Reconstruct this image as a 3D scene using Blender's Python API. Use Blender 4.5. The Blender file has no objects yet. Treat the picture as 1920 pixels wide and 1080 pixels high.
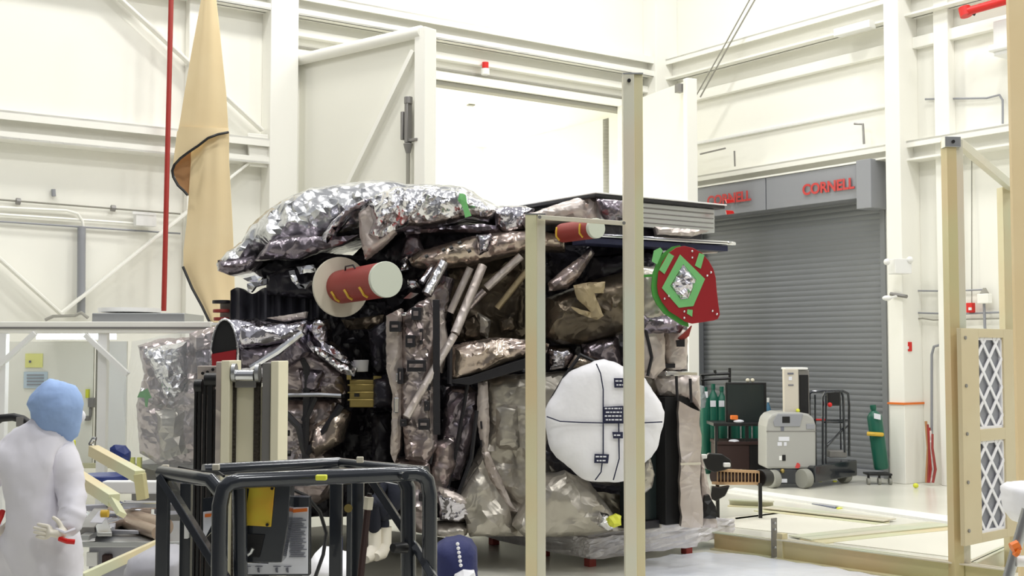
import bpy, bmesh, math, random
from mathutils import Vector, Matrix, noise
from mathutils.geometry import delaunay_2d_cdt
PI = math.pi
# ------------------------------------------------------------------ camera, world, light
F = 2301.0; CZ = 1.95; PITCH = math.atan(120.0/F)
scn = bpy.context.scene
COL = scn.collection
cam = bpy.data.cameras.new('camera'); camo = bpy.data.objects.new('camera', cam); COL.objects.link(camo)
camo.location = (0, 0, CZ); camo.rotation_euler = (PI/2+PITCH, 0, 0)
cam.sensor_width = 36; cam.lens = 36*F/1920; cam.clip_end = 200
scn.camera = camo
scn.view_settings.view_transform = 'Standard'; scn.view_settings.look = 'None'
scn.view_settings.exposure = 0.0; scn.view_settings.gamma = 1; scn.view_settings.use_curve_mapping = False
w = bpy.data.worlds.new('world'); scn.world = w; w.use_nodes = True
w.node_tree.nodes['Background'].inputs[0].default_value = (0.95, 0.97, 1, 1)
w.node_tree.nodes['Background'].inputs[1].default_value = 0.42
# room axes: u runs left along the back wall from the far corner, v runs along the right wall towards the camera
C0 = Vector((2.91, 23.1, 0)); U = Vector((-.816, -.578, 0)); V = Vector((.578, -.816, 0)); Z = Vector((0, 0, 1))
def Rm(u, v, z=0): return C0+U*u+V*v+Z*z
def area(name, loc, target, size, power, col=(1, 1, 1)):
    l = bpy.data.lights.new(name, 'AREA'); l.shape = 'RECTANGLE'; l.size = size[0]; l.size_y = size[1]; l.energy = power; l.color = col
    o = bpy.data.objects.new(name, l); COL.objects.link(o); o.location = loc
    o.rotation_euler = (Vector(target)-Vector(loc)).to_track_quat('-Z', 'Y').to_euler()
for u in (3, 8.5, 14):
    for v in (3.2, 8.5, 14, 20.5):  # last v row is added fill behind the camera, brightening nearby fronts
        p = Rm(u, v, 10.8); area('high_bay_or_fill_lamp', p, p-Z*5, (1.6, .5), 190, (1, .985, .95))
for u in (2.8, 5.8):
    p = Rm(u, -2.6, 6.1); area('airlock_lamp', p, p-Z*3+V*-.8, (2.5, 1.5), 210, (1, .99, .97))

# ------------------------------------------------------------------ pixel helpers: the place was measured from the photograph
ca, sa = math.cos(PITCH), math.sin(PITCH)
def P(px, py, Y):
    a = (px-960)/F; b = (540-py)/F
    s = Y/(ca-b*sa)
    return Vector((a*s, Y, CZ+(sa+b*ca)*s))
def G(px, py, z=0):
    a = (px-960)/F; b = (540-py)/F
    s = (z-CZ)/(sa+b*ca)
    return Vector((a*s, (ca-b*sa)*s, z))
# ------------------------------------------------------------------ materials
def lin(c):
    return tuple(((x/255)/12.92 if x/255 <= .04045 else ((x/255+.055)/1.055)**2.4) for x in c)+(1,)
def mat(name, col, rough=.5, metal=0., bump=0., scale=30., col2=None, cscale=3., spec=.5, coat=0, detail=3):
    m = bpy.data.materials.new(name); m.use_nodes = True; nt = m.node_tree; b = nt.nodes['Principled BSDF']
    b.inputs['Base Color'].default_value = lin(col); b.inputs['Roughness'].default_value = rough; b.inputs['Metallic'].default_value = metal
    b.inputs['Specular IOR Level'].default_value = spec; b.inputs['Coat Weight'].default_value = coat
    tc = nt.nodes.new('ShaderNodeTexCoord')
    if col2:
        n = nt.nodes.new('ShaderNodeTexNoise'); n.inputs['Scale'].default_value = cscale; n.inputs['Detail'].default_value = detail
        r = nt.nodes.new('ShaderNodeValToRGB'); r.color_ramp.elements[0].position = .38; r.color_ramp.elements[1].position = .62
        r.color_ramp.elements[0].color = lin(col); r.color_ramp.elements[1].color = lin(col2)
        nt.links.new(tc.outputs['Object'], n.inputs['Vector']); nt.links.new(n.outputs['Fac'], r.inputs['Fac']); nt.links.new(r.outputs['Color'], b.inputs['Base Color'])
    if bump:
        n = nt.nodes.new('ShaderNodeTexNoise'); n.inputs['Scale'].default_value = scale; n.inputs['Detail'].default_value = 2
        k = nt.nodes.new('ShaderNodeBump'); k.inputs['Strength'].default_value = bump; k.inputs['Distance'].default_value = .02
        nt.links.new(tc.outputs['Object'], n.inputs['Vector']); nt.links.new(n.outputs['Fac'], k.inputs['Height']); nt.links.new(k.outputs['Normal'], b.inputs['Normal'])
    return m
def foil(name, col, rough=.25, metal=1., bump=.35, s1=9., s2=30., col2=None, crease=.38):
    m = mat(name, col, rough, metal, 0, 1, col2, 2.5); nt = m.node_tree; b = nt.nodes['Principled BSDF']
    tc = nt.nodes['Texture Coordinate']
    w1 = nt.nodes.new('ShaderNodeTexNoise'); w1.inputs['Scale'].default_value = 4
    mx = nt.nodes.new('ShaderNodeMixRGB'); mx.inputs[0].default_value = .12
    nt.links.new(tc.outputs['Object'], w1.inputs['Vector']); nt.links.new(tc.outputs['Object'], mx.inputs[1]); nt.links.new(w1.outputs['Color'], mx.inputs[2])
    prev = None
    for s, d in ((s1, .05), (s2, .012)):
        v = nt.nodes.new('ShaderNodeTexVoronoi'); v.inputs['Scale'].default_value = s; v.feature = 'F1'
        nt.links.new(mx.outputs[0], v.inputs['Vector'])
        k = nt.nodes.new('ShaderNodeBump'); k.inputs['Strength'].default_value = bump; k.inputs['Distance'].default_value = d
        nt.links.new(v.outputs['Distance'], k.inputs['Height'])
        if prev: nt.links.new(prev.outputs['Normal'], k.inputs['Normal'])
        prev = k
    n3 = nt.nodes.new('ShaderNodeTexNoise'); n3.inputs['Scale'].default_value = 5; n3.inputs['Detail'].default_value = 1.5; n3.inputs['Distortion'].default_value = .8
    sb = nt.nodes.new('ShaderNodeMath'); sb.operation = 'SUBTRACT'; sb.inputs[1].default_value = .5; ab = nt.nodes.new('ShaderNodeMath'); ab.operation = 'ABSOLUTE'
    k = nt.nodes.new('ShaderNodeBump'); k.inputs['Strength'].default_value = crease; k.inputs['Distance'].default_value = .09; k.invert = True
    nt.links.new(tc.outputs['Object'], n3.inputs['Vector']); nt.links.new(n3.outputs['Fac'], sb.inputs[0]); nt.links.new(sb.outputs[0], ab.inputs[0]); nt.links.new(ab.outputs[0], k.inputs['Height'])
    nt.links.new(prev.outputs['Normal'], k.inputs['Normal']); nt.links.new(k.outputs['Normal'], b.inputs['Normal'])
    return m
M = dict(
    wall=mat('wall_panel_cream', (246, 245, 236), .6), steel=mat('steel_cream_paint', (247, 246, 238), .45),
    wallgrey=mat('rear_wall_grey', (105, 105, 108), .8), floor=mat('floor_epoxy', (226, 225, 214), .22, 0, .03, 2, (214, 213, 202), .6, .5),
    white=mat('white_paint', (240, 240, 238), .4), door=mat('door_cream', (240, 239, 228), .5), rubber=mat('seal_grey', (150, 148, 138), .7),
    shutter=mat('shutter_grey', (128, 131, 135), .45), hood=mat('hood_grey', (150, 152, 158), .5), red=mat('sign_red', (205, 70, 68), .5),
    redpipe=mat('red_pipe_paint', (160, 45, 38), .4), redbright=mat('alarm_red', (215, 30, 25), .4),
    silversmooth=foil('smooth_silver_foil', (214, 215, 217), .24, 1, .12, 6, 20, None, .3), silver=foil('silver_foil', (232, 232, 236), .2, 1, .3, 7, 24), silverdark=foil('lilac_silver_foil', (216, 213, 222), .16, 1, .25, 7, 22),
    taupe=foil('taupe_blanket', (190, 180, 179), .28, .85, .1, 5, 17, (170, 156, 154)), taupe2=foil('pale_taupe_blanket', (214, 205, 200), .4, .5, .06, 4, 14, (194, 182, 174)),
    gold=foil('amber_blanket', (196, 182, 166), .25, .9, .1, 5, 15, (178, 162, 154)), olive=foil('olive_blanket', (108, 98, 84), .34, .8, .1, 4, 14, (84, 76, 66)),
    kraftfoil=foil('tan_blanket', (176, 160, 128), .42, .4, .05, 4, 12), greentaupe=foil('grey_green_blanket', (192, 187, 177), .36, .7, .08, 4, 15, (176, 170, 160)),
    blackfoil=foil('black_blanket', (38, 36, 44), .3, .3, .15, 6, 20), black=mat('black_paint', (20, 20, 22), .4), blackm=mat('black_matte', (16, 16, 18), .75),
    tape=mat('black_tape', (30, 29, 34), .45), lilac=foil('purple_grey_blanket', (136, 128, 136), .26, .9, .12, 5, 18),
    plastic=mat('pallet_film', (228, 226, 230), .2, .15, .5, 12, (206, 203, 206), 4), cloth=mat('white_cloth', (243, 243, 248), .8, 0, .35, 9),
    navy=mat('navy_print', (28, 32, 64), .6), navycloth=mat('navy_cloth', (38, 44, 92), .8, 0, .4, 14), redcover=mat('red_anodised', (158, 38, 44), .38, .2),
    redmatte=mat('brick_red_cover', (150, 58, 52), .5, .1), cream=mat('cream_plate', (214, 208, 190), .5), paleglass=mat('pale_green_cap', (204, 210, 196), .4),
    green=mat('green_tape', (118, 190, 118), .5), green2=mat('dark_green_tape', (70, 150, 60), .5), yellow=mat('yellow_tag', (214, 176, 60), .5), limey=mat('lime_tape', (222, 226, 70), .5),
    alu=mat('aluminium', (190, 192, 194), .32, .9), chrome=mat('bright_metal', (225, 226, 230), .15, 1), zinc=mat('gold_zinc', (222, 204, 164), .42, .2, .05, 6, (216, 218, 184), .8),
    zinctan=mat('tan_zinc', (212, 188, 146), .45, .2, 0, 1, (204, 198, 152), .8), zincpale=mat('pale_zinc', (216, 220, 204), .4, .2, 0, 1, (226, 212, 190), .7),
    mast=mat('mast_cream', (240, 234, 206), .4), mastgrey=mat('mast_grey', (140, 138, 136), .4, .4), liftblack=mat('guard_rail_black', (46, 50, 57), .2, .3, 0, 1, None, 1, .6, .5),
    chain=mat('chain_dark', (62, 56, 48), .6, .3, .8, 60), liftgrey=mat('lift_grey', (172, 172, 168), .45), tyre=mat('tyre_grey', (150, 150, 142), .8),
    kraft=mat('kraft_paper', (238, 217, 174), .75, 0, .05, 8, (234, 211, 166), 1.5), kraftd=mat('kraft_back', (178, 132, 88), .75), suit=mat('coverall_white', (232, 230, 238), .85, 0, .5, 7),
    hoodblue=mat('hood_blue', (158, 186, 232), .85, 0, .5, 12), glove=mat('glove_cream', (236, 230, 215), .6), skin=mat('skin', (205, 160, 135), .5),
    blueseat=mat('blue_vinyl', (42, 58, 120), .4), cyl=mat('cylinder_green', (20, 92, 74), .35), cylgrey=mat('cylinder_grey', (125, 135, 138), .5), cylblue=mat('cylinder_blue', (60, 110, 140), .4),
    screen=mat('dark_screen', (38, 46, 46), .25), filt=mat('filter_grey', (150, 152, 160), .8, 0, .4, 80), orange=mat('orange', (232, 120, 40), .5), paper=mat('label_white', (226, 228, 236), .6),
    ink=mat('ink_grey', (110, 112, 124), .7), brown=mat('brown_black', (48, 26, 22), .6), tube=mat('tan_tube', (166, 146, 128), .3, .4, .2, 10), goldplate=mat('gold_chromate_plate', (206, 186, 58), .35, .35, 0, 1, (214, 164, 56), 7),
    seatgrey=mat('grey_bundle', (168, 168, 176), .6, 0, .3, 8), brass=mat('brass', (168, 150, 92), .35, .8), mattape=mat('blue_grey_mat', (98, 104, 122), .6), film=mat('floor_film', (232, 238, 250), .16, 0, .35, 3, (240, 244, 252), 1),
    lightgreen=mat('pale_green_rail', (202, 208, 184), .45, .15, 0, 1, (216, 208, 190), 1), cable=mat('cable_black', (22, 22, 24), .5), wood=mat('conveyor_wood', (196, 160, 120), .6), signy=mat('sign_yellow', (232, 232, 150), .6), signb=mat('sign_blue', (196, 212, 222), .6))
def clear(name):
    m = bpy.data.materials.new(name); m.use_nodes = True; nt = m.node_tree; b = nt.nodes['Principled BSDF']; out = nt.nodes['Material Output']
    b.inputs['Base Color'].default_value = (.75, .79, .84, 1); b.inputs['Roughness'].default_value = .12; b.inputs['Specular IOR Level'].default_value = .8
    t = nt.nodes.new('ShaderNodeBsdfTransparent'); mx = nt.nodes.new('ShaderNodeMixShader'); mx.inputs[0].default_value = .13
    n = nt.nodes.new('ShaderNodeTexNoise'); n.inputs['Scale'].default_value = 9; k = nt.nodes.new('ShaderNodeBump'); k.inputs['Distance'].default_value = .06
    nt.links.new(n.outputs['Fac'], k.inputs['Height']); nt.links.new(k.outputs['Normal'], b.inputs['Normal'])
    nt.links.new(t.outputs[0], mx.inputs[1]); nt.links.new(b.outputs[0], mx.inputs[2]); nt.links.new(mx.outputs[0], out.inputs[0])
    return m
M['oliveshade'] = mat('olive_floor_shade', (92, 90, 80), .7)  # shade tone for the sheet under the spacecraft
M['panelzinc'] = mat('panel_zinc', (208, 194, 160), .45, .2, 0, 1, (212, 202, 172), .8)
M['matwhite'] = mat('mat_white', (222, 220, 208), .6)
M['navydark'] = mat('dark_navy_cloth', (26, 30, 46), .8, 0, .4, 14)
M['skirt'] = mat('skirt_grey_black', (62, 62, 70), .5, 0, .3, 10)
M['clear'] = clear('clear_sheet')
def emit(name, s):
    m = bpy.data.materials.new(name); m.use_nodes = True; b = m.node_tree.nodes['Principled BSDF']
    b.inputs['Emission Color'].default_value = (.85, .93, 1, 1); b.inputs['Emission Strength'].default_value = s; return m
M['lamp'] = emit('lamp_tube', 14)
# ------------------------------------------------------------------ object helpers
ORG = {}
def tag(o, label, cat, group=None, kind=None):
    if label: o['label'] = label
    if cat: o['category'] = cat
    if group: o['group'] = group
    if kind: o['kind'] = kind
    return o
def thing(name, loc, label, cat, group=None):
    o = bpy.data.objects.new(name, None); COL.objects.link(o); o.location = loc; o.empty_display_size = .1
    ORG[o.name] = Vector(loc); return tag(o, label, cat, group)
class MB:
    def __init__(s): s.bm = bmesh.new(); s.sm = False
    def hexa(s, p):     # p: 4 bottom + 4 top corners
        v = [s.bm.verts.new(q) for q in p]
        for f in ((0, 3, 2, 1), (4, 5, 6, 7), (0, 1, 5, 4), (1, 2, 6, 5), (2, 3, 7, 6), (3, 0, 4, 7)): s.bm.faces.new([v[i] for i in f])
        return s
    def box(s, c, x, y, z):      # centre and three half vectors
        c = Vector(c)
        return s.hexa([c-x-y-z, c+x-y-z, c+x+y-z, c-x+y-z, c-x-y+z, c+x-y+z, c+x+y+z, c-x+y+z])
    def rb(s, u0, u1, v0, v1, z0, z1):   # room aligned box
        return s.box(Rm((u0+u1)/2, (v0+v1)/2, (z0+z1)/2), U*abs(u1-u0)/2, V*abs(v1-v0)/2, Z*abs(z1-z0)/2)
    def cb(s, px0, py0, px1, py1, Y, d):   # box whose front spans a pixel box at depth Y, d deep
        a = P(px0, py1, Y); b = P(px1, py0, Y)
        return s.box(((a.x+b.x)/2, Y+d/2, (a.z+b.z)/2), Vector(((b.x-a.x)/2, 0, 0)), Vector((0, d/2, 0)), Vector((0, 0, (b.z-a.z)/2)))
    def bar(s, a, b, w_, h_, up=None):
        a = Vector(a); b = Vector(b); d = (b-a).normalized(); up = up or (Z if abs(d.z) < .9 else Vector((0, 1, 0)))
        x = d.cross(up).normalized(); y = x.cross(d).normalized()
        return s.box((a+b)/2, x*w_/2, (b-a)/2, y*h_/2)
    def tube(s, pts, r, n=10, caps=True):
        pts = [Vector(p) for p in pts]; rs = r if isinstance(r, (list, tuple)) else [r]*len(pts)
        rings = []; d0 = (pts[1]-pts[0]).normalized()
        ax = d0.cross(Z if abs(d0.z) < .9 else Vector((1, 0, 0))).normalized()
        for i, p in enumerate(pts):
            d = ((pts[min(i+1, len(pts)-1)]-p).normalized()+(p-pts[max(i-1, 0)]).normalized())
            d = d.normalized() if d.length > 1e-6 else d0
            ax = (ax-d*ax.dot(d)).normalized(); ay = d.cross(ax)
            rings.append([s.bm.verts.new(p+(ax*math.cos(t)+ay*math.sin(t))*rs[i]) for t in [2*PI*k/n for k in range(n)]])
        for a, b in zip(rings, rings[1:]):
            for k in range(n): s.bm.faces.new((a[k], a[(k+1) % n], b[(k+1) % n], b[k]))
        if caps: s.bm.faces.new(rings[0][::-1]); s.bm.faces.new(rings[-1])
        s.sm = True; return s
    def cyl(s, a, b, r, r2=None, n=28): return s.tube([a, b], [r, r if r2 is None else r2], n)
    def prism(s, pts, off):
        a = [s.bm.verts.new(p) for p in pts]; b = [s.bm.verts.new(Vector(p)+Vector(off)) for p in pts]; n = len(a)
        s.bm.faces.new(a); s.bm.faces.new(b[::-1])
        for i in range(n): s.bm.faces.new((a[i], b[i], b[(i+1) % n], a[(i+1) % n]))
        return s
    def pp(s, pix, Y, d): return s.prism([P(x, y, Y) for x, y in pix], (0, d, 0))
    def ball(s, c, r, n=12, sc=(1, 1, 1)):
        bmesh.ops.create_uvsphere(s.bm, u_segments=n, v_segments=max(6, n//2+2), radius=r, matrix=Matrix.Translation(c) @ Matrix.Diagonal((sc[0], sc[1], sc[2], 1)))
        s.sm = True; return s
    def grid(s, rows, thick=None):     # rows of world points -> sheet, optional thickness vector
        v = [[s.bm.verts.new(p) for p in r] for r in rows]
        for a, b in zip(v, v[1:]):
            for i in range(len(a)-1): s.bm.faces.new((a[i], a[i+1], b[i+1], b[i]))
        if thick is not None:
            v2 = [[s.bm.verts.new(Vector(p)+Vector(thick)) for p in r] for r in rows]
            for a, b in zip(v2, v2[1:]):
                for i in range(len(a)-1): s.bm.faces.new((a[i], b[i], b[i+1], a[i+1]))
            R_, C_ = len(v), len(v[0])
            for i in range(R_-1):
                s.bm.faces.new((v[i][0], v[i+1][0], v2[i+1][0], v2[i][0])); s.bm.faces.new((v[i][-1], v2[i][-1], v2[i+1][-1], v[i+1][-1]))
            for j in range(C_-1):
                s.bm.faces.new((v[0][j], v2[0][j], v2[0][j+1], v[0][j+1])); s.bm.faces.new((v[-1][j], v[-1][j+1], v2[-1][j+1], v2[-1][j]))
        s.sm = True; return s
    def obj(s, name, m, parent=None, bevel=0, smooth=None, label=None):
        me = bpy.data.meshes.new(name)
        bmesh.ops.recalc_face_normals(s.bm, faces=s.bm.faces)
        vs = [v.co for v in s.bm.verts]
        if parent is not None: org = ORG[parent.name]
        else:
            org = Vector(((min(v.x for v in vs)+max(v.x for v in vs))/2, (min(v.y for v in vs)+max(v.y for v in vs))/2, min(v.z for v in vs)))
        bmesh.ops.translate(s.bm, verts=s.bm.verts, vec=-org)
        sm = s.sm if smooth is None else smooth
        for f in s.bm.faces: f.smooth = sm
        s.bm.to_mesh(me); s.bm.free(); me.materials.append(M[m])
        if sm and smooth is None: me.set_sharp_from_angle(angle=math.radians(38))
        o = bpy.data.objects.new(name, me); COL.objects.link(o); ORG[o.name] = org.copy()
        if parent is not None: o.parent = parent
        else: o.location = org
        if bevel:
            b = o.modifiers.new('bevel', 'BEVEL'); b.width = bevel; b.segments = 2; b.limit_method = 'ANGLE'
        if label: o['label'] = label
        return o
def ridge(p, seed):
    q = Vector((p.x, p.y*.5, p.z*.75))+Vector((seed*3.7, seed*1.3, 0)); a = Vector((noise.noise(q*1.6), noise.noise(q*1.6+Vector((9, 2, 4))), noise.noise(q*1.6+Vector((3, 7, 8)))))*.5; t = 0
    for s_, w_ in ((3.2, 1.), (7., .45), (15., .2)): t += w_*(1-2.2*abs(noise.noise((q+a)*s_)))
    return t-.6
def pil(pix, Y, thick=.3, bulge=.1, tri=.08, jit=.012, seed=1, back=True, R=None, dirv=None, fold=0.):
    """crumpled padded solid: outline in photo pixels at depth Y (number or f(px,py)), bulging towards the viewer"""
    rnd = random.Random(seed); Yf = Y if callable(Y) else (lambda x, y: Y)
    k = Yf(*pix[0])/F; sp = tri/k; R = (R or max(bulge*1.6, .03))/k
    bd = []
    for i, a in enumerate(pix):
        b = pix[(i+1) % len(pix)]; L = math.hypot(b[0]-a[0], b[1]-a[1]); n = max(1, int(round(L/sp)))
        for j in range(n):
            t = j/n; q = .12*sp if j else 0
            bd.append((a[0]+(b[0]-a[0])*t+rnd.uniform(-q, q), a[1]+(b[1]-a[1])*t+rnd.uniform(-q, q)))
    def dist(x, y):
        m_ = 1e9; inside = False; n = len(bd)
        for i in range(n):
            x0, y0 = bd[i]; x1, y1 = bd[(i+1) % n]; dx, dy = x1-x0, y1-y0; l = dx*dx+dy*dy or 1e-9
            t = max(0, min(1, ((x-x0)*dx+(y-y0)*dy)/l)); d = (x-x0-t*dx)**2+(y-y0-t*dy)**2
            if d < m_: m_ = d
            if (y0 > y) != (y1 > y) and x < x0+(y-y0)/(y1-y0)*dx: inside = not inside
        return math.sqrt(m_) if inside else -1
    pts = list(bd); ds = [0]*len(bd)
    y = min(p[1] for p in bd); row = 0
    while y < max(p[1] for p in bd):
        x = min(p[0] for p in bd)+(sp/2 if row % 2 else 0)
        while x < max(p[0] for p in bd):
            qx = x+rnd.uniform(-.32, .32)*sp; qy = y+rnd.uniform(-.32, .32)*sp; d = dist(qx, qy)
            if d > .45*sp: pts.append((qx, qy)); ds.append(d)
            x += sp
        y += sp*.87; row += 1
    nb = len(bd)
    r = delaunay_2d_cdt([Vector(p) for p in pts], [], [list(range(nb))], 1, 1e-5)
    m_ = MB(); fr = []
    orig = r[3]
    for i, co in enumerate(r[0]):
        src = orig[i][0] if orig[i] else 0; d = ds[src]
        t = min(1, d/R); off = bulge*math.sqrt(max(0, 1-(1-t)**2))+(rnd.uniform(-jit, jit) if d > 0 else 0)
        base = P(co[0], co[1], Yf(co[0], co[1]))
        if fold and d > 0: off += fold*ridge(base, seed)*min(1, d*k/.06)
        fr.append(m_.bm.verts.new(base+Vector((0, -off, 0))))
    edge = {}
    for f in r[2]:
        try: m_.bm.faces.new([fr[i] for i in f])
        except ValueError: pass
        for a, b in zip(f, list(f[1:])+[f[0]]): edge[(a, b)] = 1
    if back:
        bk = [m_.bm.verts.new((v.co.x, (Yf(*r[0][i])+thick) if True else 0, v.co.z)) for i, v in enumerate(fr)]
        for f in r[2]:
            try: m_.bm.faces.new([bk[i] for i in reversed(f)])
            except ValueError: pass
        for (a, b) in edge:
            if (b, a) not in edge:
                try: m_.bm.faces.new((fr[a], bk[a], bk[b], fr[b]))
                except ValueError: pass
    return m_
def text(body, size, loc, xdir, zdir, name, m, parent=None, ext=.004):
    cu = bpy.data.curves.new(name, 'FONT'); cu.body = body; cu.size = size; cu.extrude = ext; cu.align_x = 'CENTER'; cu.align_y = 'CENTER'; cu.offset = .006*size/.2
    o = bpy.data.objects.new(name, cu); COL.objects.link(o); bpy.context.view_layer.update(); dg = bpy.context.evaluated_depsgraph_get()
    me = bpy.data.meshes.new_from_object(o.evaluated_get(dg)); bpy.data.objects.remove(o)
    o = bpy.data.objects.new(name, me); COL.objects.link(o); me.materials.clear(); me.materials.append(M[m])
    x = Vector(xdir).normalized(); y = Vector(zdir).normalized(); z = x.cross(y)
    mw = Matrix((x, y, z)).transposed().to_4x4(); org = ORG[parent.name] if parent else Vector((0, 0, 0))
    mw.translation = Vector(loc)-org; o.parent = parent; o.matrix_local = mw; return o
def skin(name, joints, edges, m, parent=None, sub=2, root=0):
    """one continuous body surface grown from connected joints (co, radius)"""
    me = bpy.data.meshes.new(name); org = ORG[parent.name] if parent else Vector((0, 0, 0))
    me.from_pydata([Vector(j[0])-org for j in joints], edges, []); o = bpy.data.objects.new(name, me); COL.objects.link(o)
    md = o.modifiers.new('skin', 'SKIN'); md.use_smooth_shade = True
    me_s = me.skin_vertices[0].data if me.skin_vertices else None
    if me_s is None:
        import bmesh as _b; bm = _b.new(); bm.from_mesh(me); bm.verts.layers.skin.verify(); bm.to_mesh(me); bm.free(); me_s = me.skin_vertices[0].data
    for i, j in enumerate(joints):
        r = j[1]; me_s[i].radius = (r if isinstance(r, tuple) else (r, r)); me_s[i].use_root = (i == root)
    s2 = o.modifiers.new('sub', 'SUBSURF'); s2.levels = sub; s2.render_levels = sub
    dg = bpy.context.evaluated_depsgraph_get(); dg.update(); me2 = bpy.data.meshes.new_from_object(o.evaluated_get(dg)); bpy.data.objects.remove(o)
    me2.materials.clear(); me2.materials.append(M[m]); me2.name = name
    for p in me2.polygons: p.use_smooth = True
    o = bpy.data.objects.new(name, me2); COL.objects.link(o); o.parent = parent; ORG[o.name] = org; return o
NT = [0]
def trim(mb, m='steel', bevel=0.01):
    NT[0] += 1; o = mb.obj('trim_%d' % NT[0], m, None, bevel); o['kind'] = 'structure'; return o
def struct(name, mb, m, parent=None, bevel=0):
    o = mb.obj(name, m, parent, bevel)
    if parent is None: o['kind'] = 'structure'
    return o

# ------------------------------------------------------------------ the hall
struct('floor', MB().rb(-1, 22, -9, 25, -.1, 0), 'floor')
b = MB(); b.rb(-.3, .8, -.25, 0, 0, 12); b.rb(7.64, 22, -.25, 0, 0, 12); b.rb(.8, 7.64, -.25, 0, 6.42, 12); struct('wall_back', b, 'wall')
b = MB(); b.rb(-.25, 0, 0, .8, 0, 12); b.rb(-.25, 0, 5.0, 25, 0, 12); b.rb(-.25, 0, .8, 5.0, 4.9, 12); struct('wall_right', b, 'wall')
struct('wall_left', MB().rb(22, 22.2, 0, 25, 0, 9), 'wallgrey')
struct('wall_rear', MB().rb(-.3, 22, 25, 25.2, 0, 9), 'wallgrey')
b = MB(); b.rb(.55, .8, -5, -.25, 0, 6.6); b.rb(7.64, 7.9, -5, -.25, 0, 6.6); b.rb(.55, 7.9, -5, -.25, 6.42, 6.6); b.rb(.55, 7.9, -5.2, -5, 0, 6.6); struct('wall_airlock', b, 'wall')
# columns and girts
trim(MB().rb(0, .45, 5.38, 5.65, 0, 12)); trim(MB().rb(0, .55, 0, .35, 0, 12)); trim(MB().rb(7.75, 8.2, 0, .32, 0, 12))
trim(MB().rb(0, .16, 6.05, 6.3, 0, 12)); trim(MB().rb(9.12, 9.4, 0, .16, 0, 12))
def girt(u0, u1, v0, v1, z, h=.34, axis='u'):
    b = MB()
    if axis == 'u':
        b.rb(u0, u1, v0+.1, v0+.13, z-h, z); b.rb(u0, u1, v0, v1, z-.03, z); b.rb(u0, u1, v0, v1, z-h, z-h+.03); b.rb(u0, u1, v1-.03, v1, z-.12, z); b.rb(u0, u1, v1-.03, v1, z-h, z-h+.1)
    else:
        b.rb(u0+.1, u0+.13, v0, v1, z-h, z); b.rb(u0, u1, v0, v1, z-.03, z); b.rb(u0, u1, v0, v1, z-h, z-h+.03); b.rb(u1-.03, u1, v0, v1, z-.1, z)
    return trim(b, 'steel', 0)
girt(8.2, 22, 0, .3, 5.12, .38); girt(0, .3, .35, 5.38, 5.12, .22, 'v'); girt(0, .3, 5.65, 20, 5.12, .3, 'v')
girt(.55, 7.75, 0, .3, 7.42, .36); girt(8.2, 22, 0, .3, 7.42, .36); girt(0, .3, .35, 5.38, 7.4, .38, 'v'); girt(0, .3, 5.65, 20, 7.4, .38, 'v')
trim(MB().rb(.55, 7.75, 0, .14, 6.78, 6.9)); trim(MB().rb(.55, 7.75, 0, .2, 6.42, 6.56)); trim(MB().rb(0, .12, .35, 5.38, 6.55, 6.72)); trim(MB().rb(0, .12, 5.65, 20, 6.55, 6.72))
trim(MB().rb(.55, 7.75, .02, .05, 6.62, 6.66), 'rubber')
trim(MB().rb(.55, 7.9, -.05, .16, 6.34, 6.42), 'rubber', .02); trim(MB().rb(.72, .8, -.9, -.7, 0, 6.42), 'rubber')
trim(MB().rb(0, .06, .35, 5.3, 5.75, 5.8), 'white')
def wpt(px, py, off=.1):     # point on the back wall (v = off)
    a = (px-960)/F; D = C0+V*off
    s = (D.x-a*D.y)/(-U.x+a*U.y) if False else (a*D.y-D.x)/(U.x-a*U.y)
    q = D+U*s; return P(px, py, q.y)
def rpt(px, py, off=.1):     # point on the right wall (u = off)
    a = (px-960)/F; D = C0+U*off; s = (a*D.y-D.x)/(V.x-a*V.y); q = D+V*s; return P(px, py, q.y)
for a, c in (((205, -20), (492, 245)), ((-20, 468), (118, 592)), ((112, 590), (472, 300))):
    trim(MB().bar(wpt(*a, .2), wpt(*c, .2), .04, .13, V), 'steel')
trim(MB().prism([wpt(462, 250, .2), wpt(512, 254, .2), wpt(512, 316, .2), wpt(466, 312, .2)], V*.05))
# sagging cable stay between corner wall beams
trim(MB().tube([rpt(1418, -5, .5), rpt(1365, 88, .5), rpt(1313, 182, .5)], .014, 6), 'rubber', 0); trim(MB().tube([rpt(1408, -5, .55), rpt(1358, 86, .55), rpt(1306, 178, .55)], .012, 6), 'rubber', 0)
# roller shutter
D1 = thing('door_1', Rm(.05, 2.9, 0), None, None); D1['kind'] = 'structure'
rows = []; z = 0
while z < 4.5:
    for k in range(4):
        rows.append([Rm(-.12+.009*math.sin(PI*k/4), v, z+.09*k/4) for v in (.8, 5.0)])
    z += .09
MB().grid(rows).obj('shutter_curtain', 'shutter', D1, smooth=False)
b = MB(); b.rb(-.1, .28, .8, 2.78, 4.35, 4.9); b.rb(-.1, .28, 2.8, 4.8, 4.35, 4.9); b.obj('shutter_hood', 'hood', D1, .01)
MB().rb(-.1, .42, 4.8, 5.08, 4.16, 4.92).obj('motor_bracket', 'hood', D1, .01)
MB().rb(-.1, .03, 4.93, 5.02, 0, 4.2).obj('guide_rail', 'shutter', D1); MB().rb(-.1, .03, .8, .88, 0, 4.35).obj('guide_rail', 'shutter', D1); MB().rb(-.16, -.02, .85, 4.95, 0, .1).obj('bottom_bar', 'hood', D1)
text('CORNELL', .24, rpt(1552, 351, .33), -U*0+V, Z, 'lettering', 'red', D1); text('CORNELL', .24, rpt(1366, 373, .335), V, Z, 'lettering', 'red', D1)
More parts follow.
